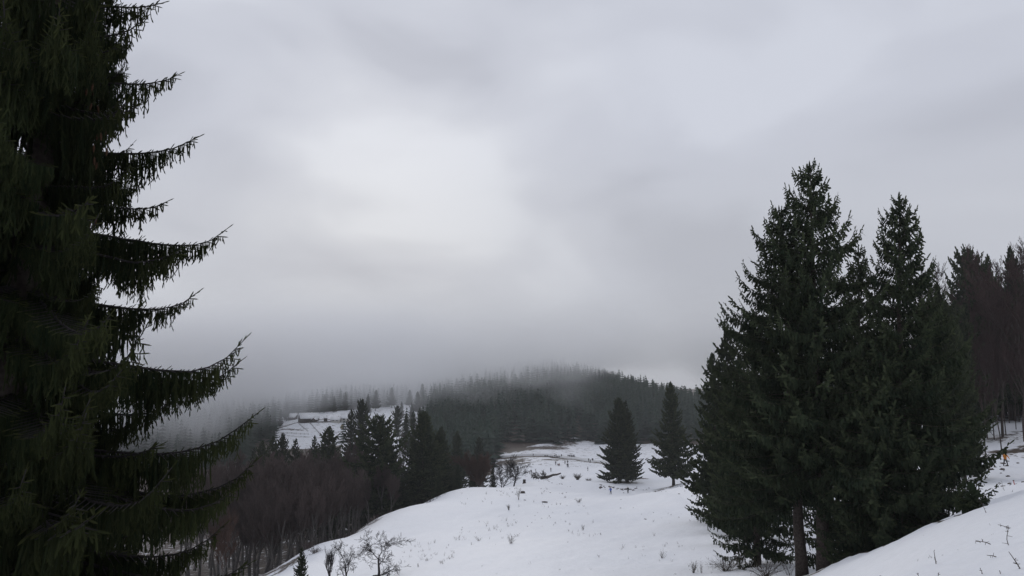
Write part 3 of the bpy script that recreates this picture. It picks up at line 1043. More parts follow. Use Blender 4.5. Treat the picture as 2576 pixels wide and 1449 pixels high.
# beech wood down on the left
BE = []
for i in range(6):
    rg = np.random.default_rng(80 + i)
    gb, gs = bare_tree(rg, 20, .28, 5, .5, .10, .45, (4, 6), .026, .55, .60)
    red = 'twig_red' if i == 5 else 'twig_beech'
    mt = gb.build('beech_trunk_%d' % i, [M['bark_beech']]); mc = gs.build('beech_crown_%d' % i, [M[red]])
    mc['top'] = float(np.concatenate(gs.V)[:, 2].max())
    BE.append((mt, mc))
rng = np.random.default_rng(91)
BW = 'bare beeches of the wood on the left'
nb = 0
rows = [(98, 128, 14, 640, 800, 1215), (110, 150, 16, 560, 860, 1190), (130, 175, 22, 440, 930, 1165), (160, 220, 26, 430, 990, 1140), (200, 280, 22, 480, 960, 1130)]
for d0, d1, n_, ua, ub, vt in rows:
    for i in range(n_):
        u = ua + (ub - ua) * (i + rng.uniform(.1, .9)) / n_
        d = rng.uniform(d0, d1)
        edge_d = np.interp(u, [400, 640, 700, 800, 870, 950, 1000], [85, 90, 99, 112, 124, 143, 156])
        if d < edge_d:
            d = edge_d + rng.uniform(1, 14)
        mt, mc = BE[int(rng.integers(0, 5))]
        g0 = ground(u, d)
        vv = vt + rng.normal(0, 16) + max(0, u - 850) * .25 - max(0, 520 - u) * .1
        Hh = min(26, max(9, height_for(u, vv, d, g0[2])))
        s_ = Hh / mc['top']
        lab = 'bare brown beech in the wood at the foot of the snow slope'
        tree_obj('beech_tree', g0, mc, mt, rng.uniform(0, 6.28), (s_ * rng.uniform(.8, 1.1),) * 2 + (s_,), lab, 'tree', BW)
        nb += 1
mt, mc = BE[5]
for u, d, vt, lab in [(568, 84, 1275, 'reddish brown young beech showing beside the lowest big spruce tips')]:
    bare_obj('beech_tree', mt, mc, None, u, d, vt, lab, rz=.6, wide=1.3)

# pale bare trees before the far clearing and the copper beech at the lip
for u, d, vt, wd, lab in [(868, 190, 1098, .8, 'pale bare tree with fan of fine twigs below the farm meadow'), (912, 186, 1120, .8, 'pale bare tree left of the flat topped fir'), (1012, 210, 1078, .75, 'bare tree with upright twigs between the flat topped fir and the broad spruce')]:
    mt, mc = BE[nb % 5]; nb += 1
    bare_obj('bare_tree', mt, mc, None, u, d, vt, lab, rz=nb, wide=wd)
rg = np.random.default_rng(120)
gb, gs = bare_tree(rg, 14, .3, 4, .55, .12, .2, (6, 7), .035, .35, .66, stems=3)
mtc, mcc = gb.build('copper_trunk', [M['bark_beech']]), gs.build('copper_crown', [M['twig_red']])
mcc['top'] = float(np.concatenate(gs.V)[:, 2].max())
bare_obj('beech_tree', mtc, mcc, None, 1215, 190, 1128, 'round copper brown beech at the lip of the slope', rz=1.2, wide=1.15)
gb, gs = bare_tree(np.random.default_rng(133), 11, .26, 5, .62, .14, .3, (4, 5), .02, .2, .66)
bare_obj('bare_tree', gb, gs, [M['bark_dark'], M['bark_dark']], 1292, 203, 1140, 'lone bare tree spreading its branches on the crest before the clearing', rz=2.2, wide=1.2)
gb, gs = bare_tree(np.random.default_rng(134), 7, .12, 4, .6, .14, .2, (4, 5), .02, .15, .66, stems=2)
bare_obj('bare_tree', gb, gs, [M['bark_dark'], M['bark_dark']], 1262, 199, 1158, 'thin two stemmed bare tree left of the lone spreading tree', rz=.2, wide=1.3)

# three old fruit trees at the lower edge
gb, gs = bare_tree(np.random.default_rng(141), 4.6, .13, 5, .85, .30, .35, (4, 5), .009, .12, .66, base_dir=(.28, 0, 1))
bare_obj('fruit_tree', gb, gs, [M['bark_dark'], M['bark_dark']], 950, 81, 1340, 'gnarled bare fruit tree standing alone on the snow, trunk leaning right', 'old fruit trees at the lower edge', rz=.1, wide=1.15)
gb, gs = bare_tree(np.random.default_rng(143), 4.6, .10, 5, .75, .28, .25, (4, 5), .009, .15, .62, base_dir=(.1, 0, 1))
bare_obj('fruit_tree', gb, gs, [M['bark_dark'], M['bark_dark']], 878, 78.5, 1352, 'slender crooked fruit tree in the middle of the bare three', 'old fruit trees at the lower edge', rz=1.9, wide=.9)
gb, gs = bare_tree(np.random.default_rng(145), 4.0, .07, 3, .42, .14, .15, (4, 5), .010, .9, .8, stems=4)
bare_obj('fruit_tree', gb, gs, [M['bark_dark'], M['bark_dark']], 835, 78, 1366, 'bushy many stemmed fruit tree with tall straight water shoots', 'old fruit trees at the lower edge', rz=.4, wide=1.0)

# forest edge on the right: tall beeches and firs on the snowy bank above the path
BR = []
for i in range(3):
    rg = np.random.default_rng(160 + i)
    gb, gs = bare_tree(rg, 30, .30, 5, .58, .05, .55, (5, 6), .026, .45, .50, trunk_f=.62)
    mt = gb.build('tall_beech_trunk_%d' % i, [M['bark']]); mc = gs.build('tall_beech_crown_%d' % i, [M['twig_dark']])
    mc['top'] = float(np.concatenate(gs.V)[:, 2].max())
    BR.append((mt, mc))
RG = 'trees of the forest edge above the orange walker'
spots = [(2392, 150, 655, 0, 'pale bare beech crown behind the pointed spruce'), (2362, 160, 690, 1, 'bare beech showing just right of the pointed spruce'), (2553, 128, 602, 2, 'tall reddish bare beech crowning the right edge'), (2590, 120, 585, 3, 'beech at the very edge above the orange walker'),
         (2520, 140, 690, 2, 'reddish bare beech with trunk above the orange walker'), (2490, 124, 735, 3, 'bare beech trunk left above the orange walker'), (2545, 118, 760, 0, 'slim bare beech nearest the path'), (2455, 135, 720, 2, 'bare beech with trunk close to the sweeping branches'),
         (2575, 150, 640, 3, 'bare beech deep in the forest edge by the frame'), (2420, 140, 740, 1, 'bare beech behind the right end of the clump'), (2505, 165, 650, 1, 'bare beech high on the wooded bank'), (2560, 175, 620, 2, 'reddish beech high on the wooded bank by the frame'),
         (2475, 155, 700, 3, 'bare reddish beech between the two forest firs'), (2530, 185, 655, 0, 'thin beech far up the wooded bank')]
for i, (u, d, vt, k_, lab) in enumerate(spots):
    mt, mc = BR[k_ % 3]
    bare_obj('beech_tree', mt, mc, None, u, d, vt, lab, RG, rz=i * 1.7, wide=1.0)
rgs = np.random.default_rng(177)
for i in range(12):
    u, d = 2425 + i * 13.5 + rgs.uniform(-5, 5), rgs.uniform(112, 150)
    mt, mc = BR[i % 3]
    x0 = float(P(u, 1000, d)[0])
    s_ = rgs.uniform(14, 20) / mc['top']
    tree_obj('young_beech', (x0, d, float(H(np.array([x0]), np.array([d]))[0])), mc, mt, i * 1.1, (s_ * .6, s_ * .6, s_), 'slim young beech in the row of thin trunks above the path', 'tree', 'young beeches above the path')
rgx = np.random.default_rng(171)
for i in range(44):
    u, d = rgx.uniform(2330, 2640), rgx.uniform(126, 215)
    vt = np.interp(u, [2330, 2400, 2480, 2560, 2700], [760, 700, 700, 660, 600]) + rgx.uniform(0, 90)
    if i % 3 == 0:
        mt, mc = BR[i % 3]
        bare_obj('beech_tree', mt, mc, None, u, d, vt, 'bare dark tree inside the wood on the right hand bank', 'trees deep in the right hand wood', rz=i * 2.1, wide=1.1)
    else:
        conifer([2, 3, 4, 0][i // 2 % 4], u, d, vt + 30, 'dark fir inside the wood on the right hand bank', 'trees deep in the right hand wood', rz=i * 1.9, wide=1.15)
conifer(3, 2435, 145, 632, 'dark fir with narrow top standing out above the forest edge', RG, wide=.8)
conifer(4, 2484, 150, 645, 'second fir top above the forest edge, lower and thinner', RG, rz=1, wide=.7)
conifer(2, 2540, 150, 625, 'fir top half covered by reddish twigs at the forest edge', RG, rz=2, wide=.7)
conifer(2, 2400, 125, 760, 'dark fir behind the right flank of the clump', RG, rz=3, wide=1.1)
conifer(0, 2358, 85, 715, 'dark fir filling the gap right behind the pointed spruce', RG, rz=2.5, wide=.62)
conifer(1, 2395, 95, 800, 'broad dark fir low behind the right flank of the clump', RG, rz=1.5, wide=.6)

# ------------------------------------------------------------------ far forest
rng = np.random.default_rng(7)


def far_proto(rng, nt_=10, per=4):
    V, F, T = [], [], []
    n = 0
    for i in range(nt_):
        f = i / nt_
        z = .06 + .92 * f
        R = .23 * (1 - f) ** .8 * rng.uniform(.8, 1.15) + .008
        a0 = rng.uniform(0, 6.28)
        for j in range(per):
            a_ = a0 + j * 6.283 / per + rng.normal(0, .2)
            c, s_ = math.cos(a_), math.sin(a_)
            Rj = R * rng.uniform(.8, 1.2)
            wd = Rj * .62
            V += [(0, 0, z + .055), (c * Rj * .6 - s_ * wd, s_ * Rj * .6 + c * wd, z - .02), (c * Rj, s_ * Rj, z - .02 + rng.uniform(-.01, .02)), (c * Rj * .6 + s_ * wd, s_ * Rj * .6 - c * wd, z - .02)]
            F += [(n, n + 1, n + 2), (n, n + 2, n + 3)]
            tt_ = rng.uniform(0, .5)
            T += [tt_] * 4
            n += 4
    a = np.arange(3) * 2.094
    V += [(math.cos(q) * .012, math.sin(q) * .012, -.05) for q in a] + [(0, 0, 1.02)]
    F += [(n, n + 1, n + 3), (n + 1, n + 2, n + 3), (n + 2, n, n + 3)]
    T += [0] * 4
    return np.array(V), np.array(F), np.array(T)


protos = [far_proto(rng) for _ in range(6)]


def in_poly(u, d, poly):
    c = False
    j = len(poly) - 1
    for i in range(len(poly)):
        if (poly[i][1] > d) != (poly[j][1] > d) and u < (poly[j][0] - poly[i][0]) * (d - poly[i][1]) / (poly[j][1] - poly[i][1]) + poly[i][0]:
            c = not c
        j = i
    return c


fV, fF, fT = [], [], []
nf = 0
cand = []
for k in range(26000):
    u = rng.uniform(-500, 2100)
    d = math.sqrt(rng.uniform(330 ** 2, 1060 ** 2))
    if d < 540 and 640 < u < 1060:
        continue
    if d < 470 and not (1075 < u < 1260 and d > 340) and not (u < 640 and d > 500):
        continue
    if any(in_poly(u + rng.normal(0, 9), d + rng.normal(0, 10), pl) for pl in CLEAR):
        continue
    if u > 1900 and d < 500:
        continue
    cand.append((u, d))
ca = np.array(cand)
xs = (ca[:, 0] - 1288) / FPX * ca[:, 1] * CP
zs = H(xs, ca[:, 1])
keep = 0
skyline = []
cells = {}
for (u, d), x_, z_ in zip(cand, xs, zs):
    key = (int(x_ / 6.6), int(d / 8.2))
    if key in cells:
        continue
    cells[key] = 1
    Hh = rng.uniform(16, 24) if rng.random() < .9 else rng.uniform(22, 27)
    if 830 < d < 880 and 1090 < u < 1760 and len(skyline) < 70 and rng.random() < .4:
        skyline.append((x_, d, z_, Hh))
        continue
    V, F, T = protos[int(rng.integers(0, 6))]
    a_ = rng.uniform(0, 6.28)
    wd = rng.uniform(.75, 1.2)
    fV.append((V * np.array((Hh * wd, Hh * wd, Hh))) @ rotz(a_).T + np.array((x_, d, z_ - .5)))
    fF.append(F + nf); fT.append(T + rng.normal(0, .1)); nf += len(V)
    keep += 1
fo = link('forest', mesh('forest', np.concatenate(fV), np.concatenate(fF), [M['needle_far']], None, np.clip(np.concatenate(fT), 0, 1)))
tag(fo, 'misty dark conifer forest covering the far hill', 'forest', kind='stuff')
for i, (x_, d, z_, Hh) in enumerate(skyline):
    k_ = [2, 4, 0][i % 3]
    H0, cm, tm = SOL[k_]
    s_ = Hh / H0
    tree_obj('conifer_tree', (x_, d, z_ - .5), cm, tm, i * 1.1, s_, 'hazy conifer on the skyline of the far wooded hill', 'tree', 'conifers on the far skyline')
print('forest trees', keep, 'skyline', len(skyline), 'beeches', nb)

# ------------------------------------------------------------------ finding a spot on the ground
def hit(u, v, d0, d1):
    """ground point in column u whose direction is that of row v, between depths d0 and d1"""
    best = None
    ds = np.linspace(d0, d1, 60)
    xs_ = np.array([(u - 1288) / FPX * d * (CP + SP * -.08) for d in ds])
    zs_ = H(xs_, ds)
    vv = np.array([proj((x_, d, z_))[1] for x_, d, z_ in zip(xs_, ds, zs_)])
    i = int(np.argmin(np.abs(vv - v)))
    return ground(u, float(ds[i]))


# ------------------------------------------------------------------ farm on the far clearing
def gable_house(loc, rz, wid, ln, wall_h, ridge_h, label, wall_mat, name='chalet', over=.7, windows=3, brown=False):
    t_ = empty(name, loc, rz)
    tag(t_, label, 'house')
    hw, hl = wid / 2, ln / 2
    V, F = box(-hl, hl, -hw, hw, -1.5, wall_h)
    n0 = len(V)
    V = np.concatenate([V, [(-hl, -hw, wall_h), (-hl, hw, wall_h), (-hl, 0, ridge_h), (hl, -hw, wall_h), (hl, hw, wall_h), (hl, 0, ridge_h)]])
    F = np.concatenate([F, [(n0, n0 + 2, n0 + 1), (n0 + 3, n0 + 4, n0 + 5)]])
    link('wall', mesh('wall', V, F, [wall_mat]), t_)
    sl = (ridge_h - wall_h) / hw
    rf = None
    for s_ in (-1, 1):
        y1 = s_ * (hw + over)
        z1 = ridge_h - sl * (hw + over)
        Vr = np.array([(x_, y_, z_ + dz) for dz in (.04, .38) for x_ in (-hl - over, hl + over) for y_, z_ in ((0, ridge_h), (y1, z1))])
        Fr = np.array([(0, 1, 3), (0, 3, 2), (4, 6, 7), (4, 7, 5), (0, 4, 5), (0, 5, 1), (2, 3, 7), (2, 7, 6), (1, 5, 7), (1, 7, 3), (0, 2, 6), (0, 6, 4)])
        link('roof', mesh('roof', Vr, Fr, [M['wood_dark'] if brown and s_ > 0 else M['roof_snow']]), t_)
    for k in range(windows):
        x_ = -hl + (k + .6) * ln / (windows + .2)
        for s_ in (-1, 1):
            V, F = box(x_ - .5, x_ + .5, s_ * hw - .06, s_ * hw + .06, 1.0, 2.1)
            link('window', mesh('window', V, F, [M['window']]), t_)
    for s_ in (-1, 1):
        V, F = box(s_ * hl - .06, s_ * hl + .06, -.6, .6, -.2, 2.0)
        link('door', mesh('door', V, F, [M['wood_grey']]), t_)
    V, F = box(hl * .3, hl * .3 + .8, .4, 1.2, ridge_h - 1.5, ridge_h + .9)
    link('chimney', mesh('chimney', V, F, [M['plaster']]), t_)
    return t_


gable_house(hit(776, 1059, 600, 720), math.radians(28), 11, 15, 2.6, 6.6, 'largest farm chalet under a broad snow covered gable roof', M['wood_dark'])
gable_house(hit(738, 1054, 610, 730), math.radians(-20), 6, 7, 2.2, 4.8, 'small snow roofed house left behind the largest chalet', M['wood_dark'], windows=2)
gable_house(hit(791, 1060, 600, 690), math.radians(80), 4, 4.5, 1.6, 3.0, 'low shed with a snowy gable in front of the largest chalet', M['wood_dark'], 'shed', .3, 1)
gable_house(hit(819, 1060, 600, 720), math.radians(10), 2.6, 2.8, 2.8, 3.8, 'narrow dark hut with a snow cap between the chalet and the barns', M['wood_dark'], 'hut', .4, 1)
gable_house(hit(846, 1062, 600, 720), math.radians(-8), 6, 7, 2.3, 4.2, 'pale walled barn with a wide snow roof left of the brown barn', M['plaster'], 'barn', .8, 2)
gable_house(hit(874, 1060, 600, 730), math.radians(12), 8, 10, 2.8, 6.0, 'brown roofed barn with pale wall at the right end of the farm', M['plaster'], 'barn', .7, 3, True)

# haystack
g0 = hit(861, 1077, 560, 700)
hp = np.stack([np.zeros(9), np.zeros(9), np.array([-.2, 0, .5, 1.1, 1.7, 2.3, 2.8, 3.2, 3.6])], -1)
V, F = tube_path(hp, np.array([1.5, 1.65, 1.75, 1.6, 1.3, .95, .6, .3, .05]), 12)
V = V + np.random.default_rng(3).normal(0, .05, V.shape)
hs = link('haystack', mesh('haystack', V, F, [M['hay']]))
hs.location = g0
tag(hs, 'tall conical haystack on the meadow in front of the barns', 'haystack')


def fence(pts, label, sp_=3.2, h=1.25, rails=2, boards=False):
    pts = [np.asarray(p) for p in pts]
    t_ = empty('fence', pts[0])
    tag(t_, label, 'fence', 'fences of the far farm')
    V, F = box(-.09, .09, -.09, .09, -.4, h)
    pm = mesh('fence_post', V, F, [M['wood_grey'] if not boards else M['wood_dark']])
    spots_ = []
    for a, b_ in zip(pts[:-1], pts[1:]):
        n_ = max(1, int(np.linalg.norm(b_ - a) / sp_))
        for k in range(n_):
            p = a + (b_ - a) * k / n_
            spots_.append(ground(*uv_of(p)))
    for p in spots_:
        o = link('post', pm, t_)
        o.location = p - pts[0]
    for a, b_ in zip(spots_[:-1], spots_[1:]):
        for k in range(rails):
            zz_ = h * (k + .75) / (rails + .3)
            off = np.array((0, -.1, zz_))
            V, F = tubes([a - pts[0] + off], [b_ - pts[0] + off], .11 if boards else .06, .11 if boards else .06, 4)
            link('board' if boards else 'rail', mesh('rail', V, F, [M['wood_dark'] if boards else M['wood_grey']]), t_)
    return t_


def uv_of(p):
    return proj(p)[0], float(p[1])


fence([hit(752, 1068, 560, 700), hit(764, 1078, 550, 680), hit(777, 1088, 540, 660)], 'rail fence running down the meadow below the largest chalet')
fence([hit(780, 1066, 560, 700), hit(797, 1084, 545, 680), hit(812, 1100, 540, 640)], 'longer rail fence running down the meadow towards the pointed fir')
fence([hit(700, 1091, 540, 660), hit(745, 1092, 540, 660), hit(786, 1095, 540, 660)], 'rail fence along the lower edge of the farm meadow')
fence([hit(842, 1091, 540, 660), hit(871, 1085, 540, 660)], 'short rail fence below the haystack')
fence([hit(752, 1064, 580, 700), hit(800, 1064, 580, 700), hit(846, 1064, 580, 700)], 'dark board fence along the farmyard', 3.0, 1.4, 4, True)

# ------------------------------------------------------------------ people
def skin_mesh(name, verts, edges, radii, root=0, sub=1):
    me_ = bpy.data.meshes.new(name)
    me_.from_pydata([tuple(v_) for v_ in verts], edges, [])
    ob = bpy.data.objects.new(name, me_)
    col.objects.link(ob)
    sk = ob.modifiers.new('skin', 'SKIN')
    sk.use_smooth_shade = True
    for i, r_ in enumerate(radii):
        sv = me_.skin_vertices[0].data[i]
        sv.radius = (r_, r_) if not isinstance(r_, tuple) else r_
        sv.use_root = (i == root)
    ss = ob.modifiers.new('sub', 'SUBSURF')
    ss.levels = ss.render_levels = sub
    dg = bpy.context.evaluated_depsgraph_get()
    res = bpy.data.meshes.new_from_object(ob.evaluated_get(dg))
    bpy.data.objects.remove(ob)
    bpy.data.meshes.remove(me_)
    return res


def person_mesh(name, pose):
    """one continuous body facing +y, 1.75 m; pose moves feet, hands and lean"""
    st, arm, lean, sit = pose
    hip = .92 if not sit else .32
    V, E, R = [], [], []

    def v_(p, r_, prev=None):
        V.append(p); R.append(r_)
        if prev is not None:
            E.append((prev, len(V) - 1))
        return len(V) - 1
    pel = v_((0, 0, hip), (.17, .13))
    wa = v_((0, lean * .3, hip + .2), (.15, .12), pel)
    ch = v_((0, lean * .7, hip + .42), (.18, .13), wa)
    ne = v_((0, lean, hip + .56), (.075, .075), ch)
    h1 = v_((0, lean + .02, hip + .66), (.085, .095), ne)
    h2 = v_((0, lean + .02, hip + .80), (.075, .085), h1)
    v_((0, lean + .13, hip + .66), .018, h1)            # nose
    for s_ in (-1, 1):
        if sit:
            kn = v_((s_ * .14, .42, .36), .085, v_((s_ * .10, .1, hip - .02), .105, pel))
            an = v_((s_ * .14, .62, .08), .06, kn)
        else:
            hp_ = v_((s_ * .10, 0, hip - .1), .105, pel)
            kn = v_((s_ * .11, s_ * st * .5 + .04, .49), .08, hp_)
            an = v_((s_ * .12, s_ * st, .09), .06, kn)
        v_((s_ * .13, V[an][1] + .17, .05), .05, an)
        sh_ = v_((s_ * .2, lean * .75, hip + .46), .085, ch)
        el = v_((s_ * (.28 + .1 * arm), lean * .75 + .06 + arm * .08, hip + .2 + .05 * arm), .062, sh_)
        wr = v_((s_ * (.27 + .08 * arm), lean * .75 + .2 + .15 * arm, hip + .0 + .22 * arm), .045, el)
        pa = v_((s_ * (.265 + .08 * arm), lean * .75 + .24 + .15 * arm, hip - .07 + .22 * arm), .04, wr)
        bx_, by_, bz_ = V[pa]
        for f in range(4):
            k1 = v_((bx_ + s_ * .0 - .0, by_ + (f - 1.5) * .022, bz_ - .05), .011, pa)
            v_((bx_ - s_ * .02, by_ + (f - 1.5) * .022, bz_ - .085 + .008 * abs(f - 1.3)), .009, k1)
        v_((bx_ - s_ * .03, by_ + .05, bz_ - .03), .011, pa)
    me_ = skin_mesh(name, V, E, R, 0, 1)
    return me_, hip


POSES = {'stand': (.05, .1, .02, False), 'walk': (.22, .4, .08, False), 'wide': (.14, .9, .05, False), 'sit': (.0, .6, .12, True)}
PM = {k: person_mesh('person_' + k, p) for k, p in POSES.items()}


def cloth(name, c):
    return material('cloth_' + name, tuple(x * .8 for x in c), c, 12, .85, .1)


CL = {'blue': cloth('blue', (.03, .09, .42)), 'black': cloth('black', (.018, .018, .02)), 'navy': cloth('navy', (.02, .028, .05)), 'grey': cloth('grey', (.06, .06, .065)), 'orange': cloth('orange', (.55, .20, .03)), 'brown': cloth('brown', (.07, .045, .03)), 'red': cloth('red', (.22, .03, .03)), 'yellow': cloth('yellow', (.35, .32, .06))}


def person(pos, pose, rz, jacket, trousers, label, group=None, hgt=1.0, cap='hair'):
    src, hip = PM[pose]
    me_ = src.copy()
    me_.materials.clear()
    for m in (CL[trousers], CL[jacket], M['skin'], M['hair'] if cap == 'hair' else CL[cap]):
        me_.materials.append(m)
    mi = []
    for p in me_.polygons:
        x_, y_, z_ = p.center
        if z_ > hip + .70 or (z_ > hip + .62 and y_ < POSES[pose][2] + .0):
            k_ = 3
        elif z_ > hip + .57:
            k_ = 2
        elif z_ > hip - .04 or (abs(x_) > .21 and z_ > hip - .06):
            k_ = 1
        elif abs(x_) > .2 and z_ > hip - .4:
            k_ = 2
        else:
            k_ = 0
        mi.append(k_)
    me_.polygons.foreach_set('material_index', mi)
    o = link('person', me_)
    o.location = pos
    o.rotation_euler = (0, 0, rz)
    o.scale = (hgt, hgt, hgt)
    tag(o, label, 'person', group)
    return o


person(hit(1536.5, 1244, 150, 230), 'wide', 2.6, 'blue', 'navy', 'person in bright blue jacket walking on the snow slope', 'walkers on the snow slope', cap='navy')
person(hit(1580, 1241.5, 150, 230), 'stand', .3, 'black', 'black', 'person in black with a yellowish cap right of the blue jacket', 'walkers on the snow slope', cap='yellow')
person(hit(1744, 1204, 150, 230), 'stand', .2, 'navy', 'black', 'dark clad person standing clear between the mound spruce and the clump', 'walkers on the snow slope')
person(hit(1753, 1204, 150, 230), 'stand', .6, 'black', 'black', 'dark clad person half behind the branches of the clump', 'walkers on the snow slope')
person(hit(2530, 1173, 90, 118), 'walk', -1.2, 'orange', 'grey', 'walker in orange jacket on the path under the forest edge', hgt=1.06)
CG_ = 'visitors on the far clearing'
for u, v, po, jk, trz, lab in [
        (1398, 1170.5, 'stand', 'grey', 'black', 'person standing left of the two seated on the snow'), (1402.8, 1171, 'sit', 'brown', 'black', 'person seated on the snow, left one of two'), (1406.5, 1171.5, 'sit', 'red', 'brown', 'person seated on the snow, right one of two'),
        (1421, 1168, 'stand', 'grey', 'grey', 'lone person standing right of the seated two'), (1428, 1166.8, 'walk', 'black', 'black', 'person behind the pair in the middle of the clearing'),
        (1427.2, 1176, 'walk', 'black', 'navy', 'left one of the pair in the middle of the clearing'), (1430, 1176, 'walk', 'navy', 'black', 'right one of the pair in the middle of the clearing'),
        (1386, 1186, 'stand', 'black', 'black', 'lone person low on the clearing above the fallen tree'), (1479, 1186, 'stand', 'navy', 'black', 'lone person low on the clearing above the round bush'),
        (1481, 1162, 'stand', 'black', 'black', 'left one of two people on the right stretch of road'), (1484.6, 1163.5, 'walk', 'grey', 'black', 'right one of two people on the right stretch of road'),
        (1490, 1161.5, 'stand', 'black', 'black', 'left one of the close couple at the right end of the road'), (1492, 1161.5, 'stand', 'black', 'navy', 'right one of the close couple at the right end of the road'),
        (1336, 1192.5, 'walk', 'grey', 'black', 'taller of two people beside the lone bare tree'), (1332, 1193, 'stand', 'brown', 'black', 'shorter of two people beside the lone bare tree'),
        (1395.5, 1151, 'walk', 'grey', 'black', 'left one of two people between the roadside tables'), (1398.8, 1151, 'stand', 'black', 'black', 'right one of two people between the roadside tables'),
        (1412.5, 1151.5, 'stand', 'black', 'black', 'person on the road right of the tables'), (1444, 1151, 'stand', 'navy', 'black', 'person beside the brush heap'), (1341, 1148.5, 'stand', 'black', 'black', 'person alone on the left stretch of road')]:
    person(hit(u, v, 280, 430), po, float((u * 7.3) % 6.28), jk, trz, lab, CG_, 1.0 if 'shorter' not in lab else .75)


def picnic_table(pos, rz, label):
    t_ = empty('picnic_table', pos, rz)
    tag(t_, label, 'table', 'roadside picnic tables')
    for k in range(3):
        V, F = box(-1.0, 1.0, -.36 + k * .25, -.13 + k * .25, .72, .77)
        link('plank', mesh('plank', V, F, [M['wood_dark']]), t_)
    for s_ in (-1, 1):
        V, F = box(-1.0, 1.0, s_ * .72 - .13, s_ * .72 + .13, .42, .47)
        link('bench', mesh('bench', V, F, [M['wood_dark']]), t_)
        V, F = tubes([(s_ * .75, -.75, -.1), (s_ * .75, .75, -.1), (s_ * .75, -.75, .38)], [(s_ * .75, -.2, .72), (s_ * .75, .2, .72), (s_ * .75, .75, .38)], .06, .06, 4)
        link('leg', mesh('leg', V, F, [M['wood_dark']]), t_)


picnic_table(hit(1374.5, 1149, 380, 430), .2, 'dark picnic table at the left end of the roadside row')
picnic_table(hit(1387.5, 1150.5, 380, 430), -.1, 'dark picnic table in the middle of the roadside row')
picnic_table(hit(1405, 1151, 380, 430), .3, 'dark picnic table at the right end of the roadside row')

# ------------------------------------------------------------------ shrubs, fallen tree, stumps, weeds
def shrub_geo(rng, h, spread, n, r=.012, forks=3, lean=0.0, arch=.0):
    A, B, RA, RB = [], [], [], []
    for i in range(n):
        a_ = rng.uniform(0, 6.28)
        sp_ = spread * math.sqrt(rng.uniform(0, 1))
        p = np.array([rng.normal(0, .12 * spread), rng.normal(0, .12 * spread), -.1])
        dv = nrmz(np.array([math.cos(a_) * sp_ + lean, math.sin(a_) * sp_, h]))
        L_ = h * rng.uniform(.6, 1.1) / max(dv[2], .35)
        rr_ = r * rng.uniform(.7, 1.2)
        for k in range(4):
            dv = nrmz(dv + rng.normal(0, .12, 3) + np.array([dv[0] * arch, dv[1] * arch, -arch * .6]))
            q = p + dv * L_ / 4
            A.append(p); B.append(q); RA.append(rr_ * (1 - k * .2)); RB.append(rr_ * (.8 - k * .2))
            for f in range(forks if k else 0):
                fd = nrmz(dv + rng.normal(0, .5, 3))
                e = q + fd * L_ * rng.uniform(.1, .26)
                A.append(q); B.append(e); RA.append(rr_ * .5); RB.append(rr_ * .3)
            p = q
    return tubes(A, B, RA, RB, 3)


def shrub(u, v, d0, d1, h, spread, n, label, seed, r=.012, name='shrub', forks=3, lean=0.0, arch=0.0, mat='weed', group='bare shrubs on the snow'):
    V, F = shrub_geo(np.random.default_rng(seed), h, spread, n, r, forks, lean, arch)
    o = link(name, mesh(name, V, F, [M[mat]]))
    o.location = hit(u, v, d0, d1)
    tag(o, label, 'shrub', group)
    return o


shrub(1827, 1436, 42, 62, 1.05, 1.1, 70, 'dense low bare bush under the left edge of the clump', 1, .012, arch=.12)
shrub(1858, 1430, 42, 62, 1.3, .35, 12, 'thin upright saplings right beside the dense low bush', 2, .012)
shrub(1925, 1449, 40, 60, .95, 1.1, 60, 'bare bush at the bottom edge left of the two trunks', 3, .011, arch=.12)
shrub(1985, 1446, 40, 60, .9, .5, 14, 'sparse twigs beside the left trunk of the clump', 4, .010)
shrub(1415, 1203, 200, 240, .9, 1.0, 46, 'low wide bush right of the fallen tree', 5, .03)
shrub(1453, 1206, 195, 240, 1.6, 1.0, 80, 'round twiggy bush standing on the crest', 6, .035, arch=.1)
shrub(1481, 1208, 195, 240, .8, 1.0, 46, 'flat bush right of the round bush', 7, .03, arch=.1)
shrub(1286, 1367, 80, 110, .95, .6, 16, 'bare shrub alone in the middle of the snow slope', 8, .016)
shrub(1305, 1258, 120, 180, 2.2, .22, 9, 'thin dead sapling standing upright below the crest', 9, .025, forks=4)
shrub(1280, 1283, 110, 160, .9, .2, 12, 'small tuft shrub below the dead sapling', 10, .03)
shrub(1455, 1264, 130, 180, .75, .9, 22, 'wide sparse shrub on the slope under the round bush', 11, .02)
shrub(1466, 1334, 85, 120, .7, .35, 10, 'small shrub in the centre of the slope right of the lone shrub', 12, .014)
shrub(1666, 1404, 60, 80, .75, .5, 14, 'reed like tuft low on the slope left of the clump', 13, .014, forks=1)
shrub(1745, 1440, 50, 64, .75, .35, 22, 'dark tuft at the bottom left of the dense bush', 14, .012)
shrub(1764, 1441, 50, 64, .95, .2, 8, 'upright reeds beside the dark tuft at the bottom', 15, .010, forks=1)
shrub(1300, 1350, 85, 110, .4, .5, 10, 'tiny sparse shrub above the lone slope shrub', 16, .014)
shrub(1205, 1360, 80, 110, .5, .6, 12, 'low weed clump left on the slope', 17, .014, forks=2)
shrub(790, 1395, 84, 100, .9, 1.0, 40, 'reddish brush at the foot of the wood by the small spruce', 18, .02, mat='twig_red', arch=.1)
shrub(775, 1372, 92, 108, 1.0, 1.2, 44, 'brown brush along the wood edge above the small spruce', 19, .02, mat='twig_beech', arch=.1)

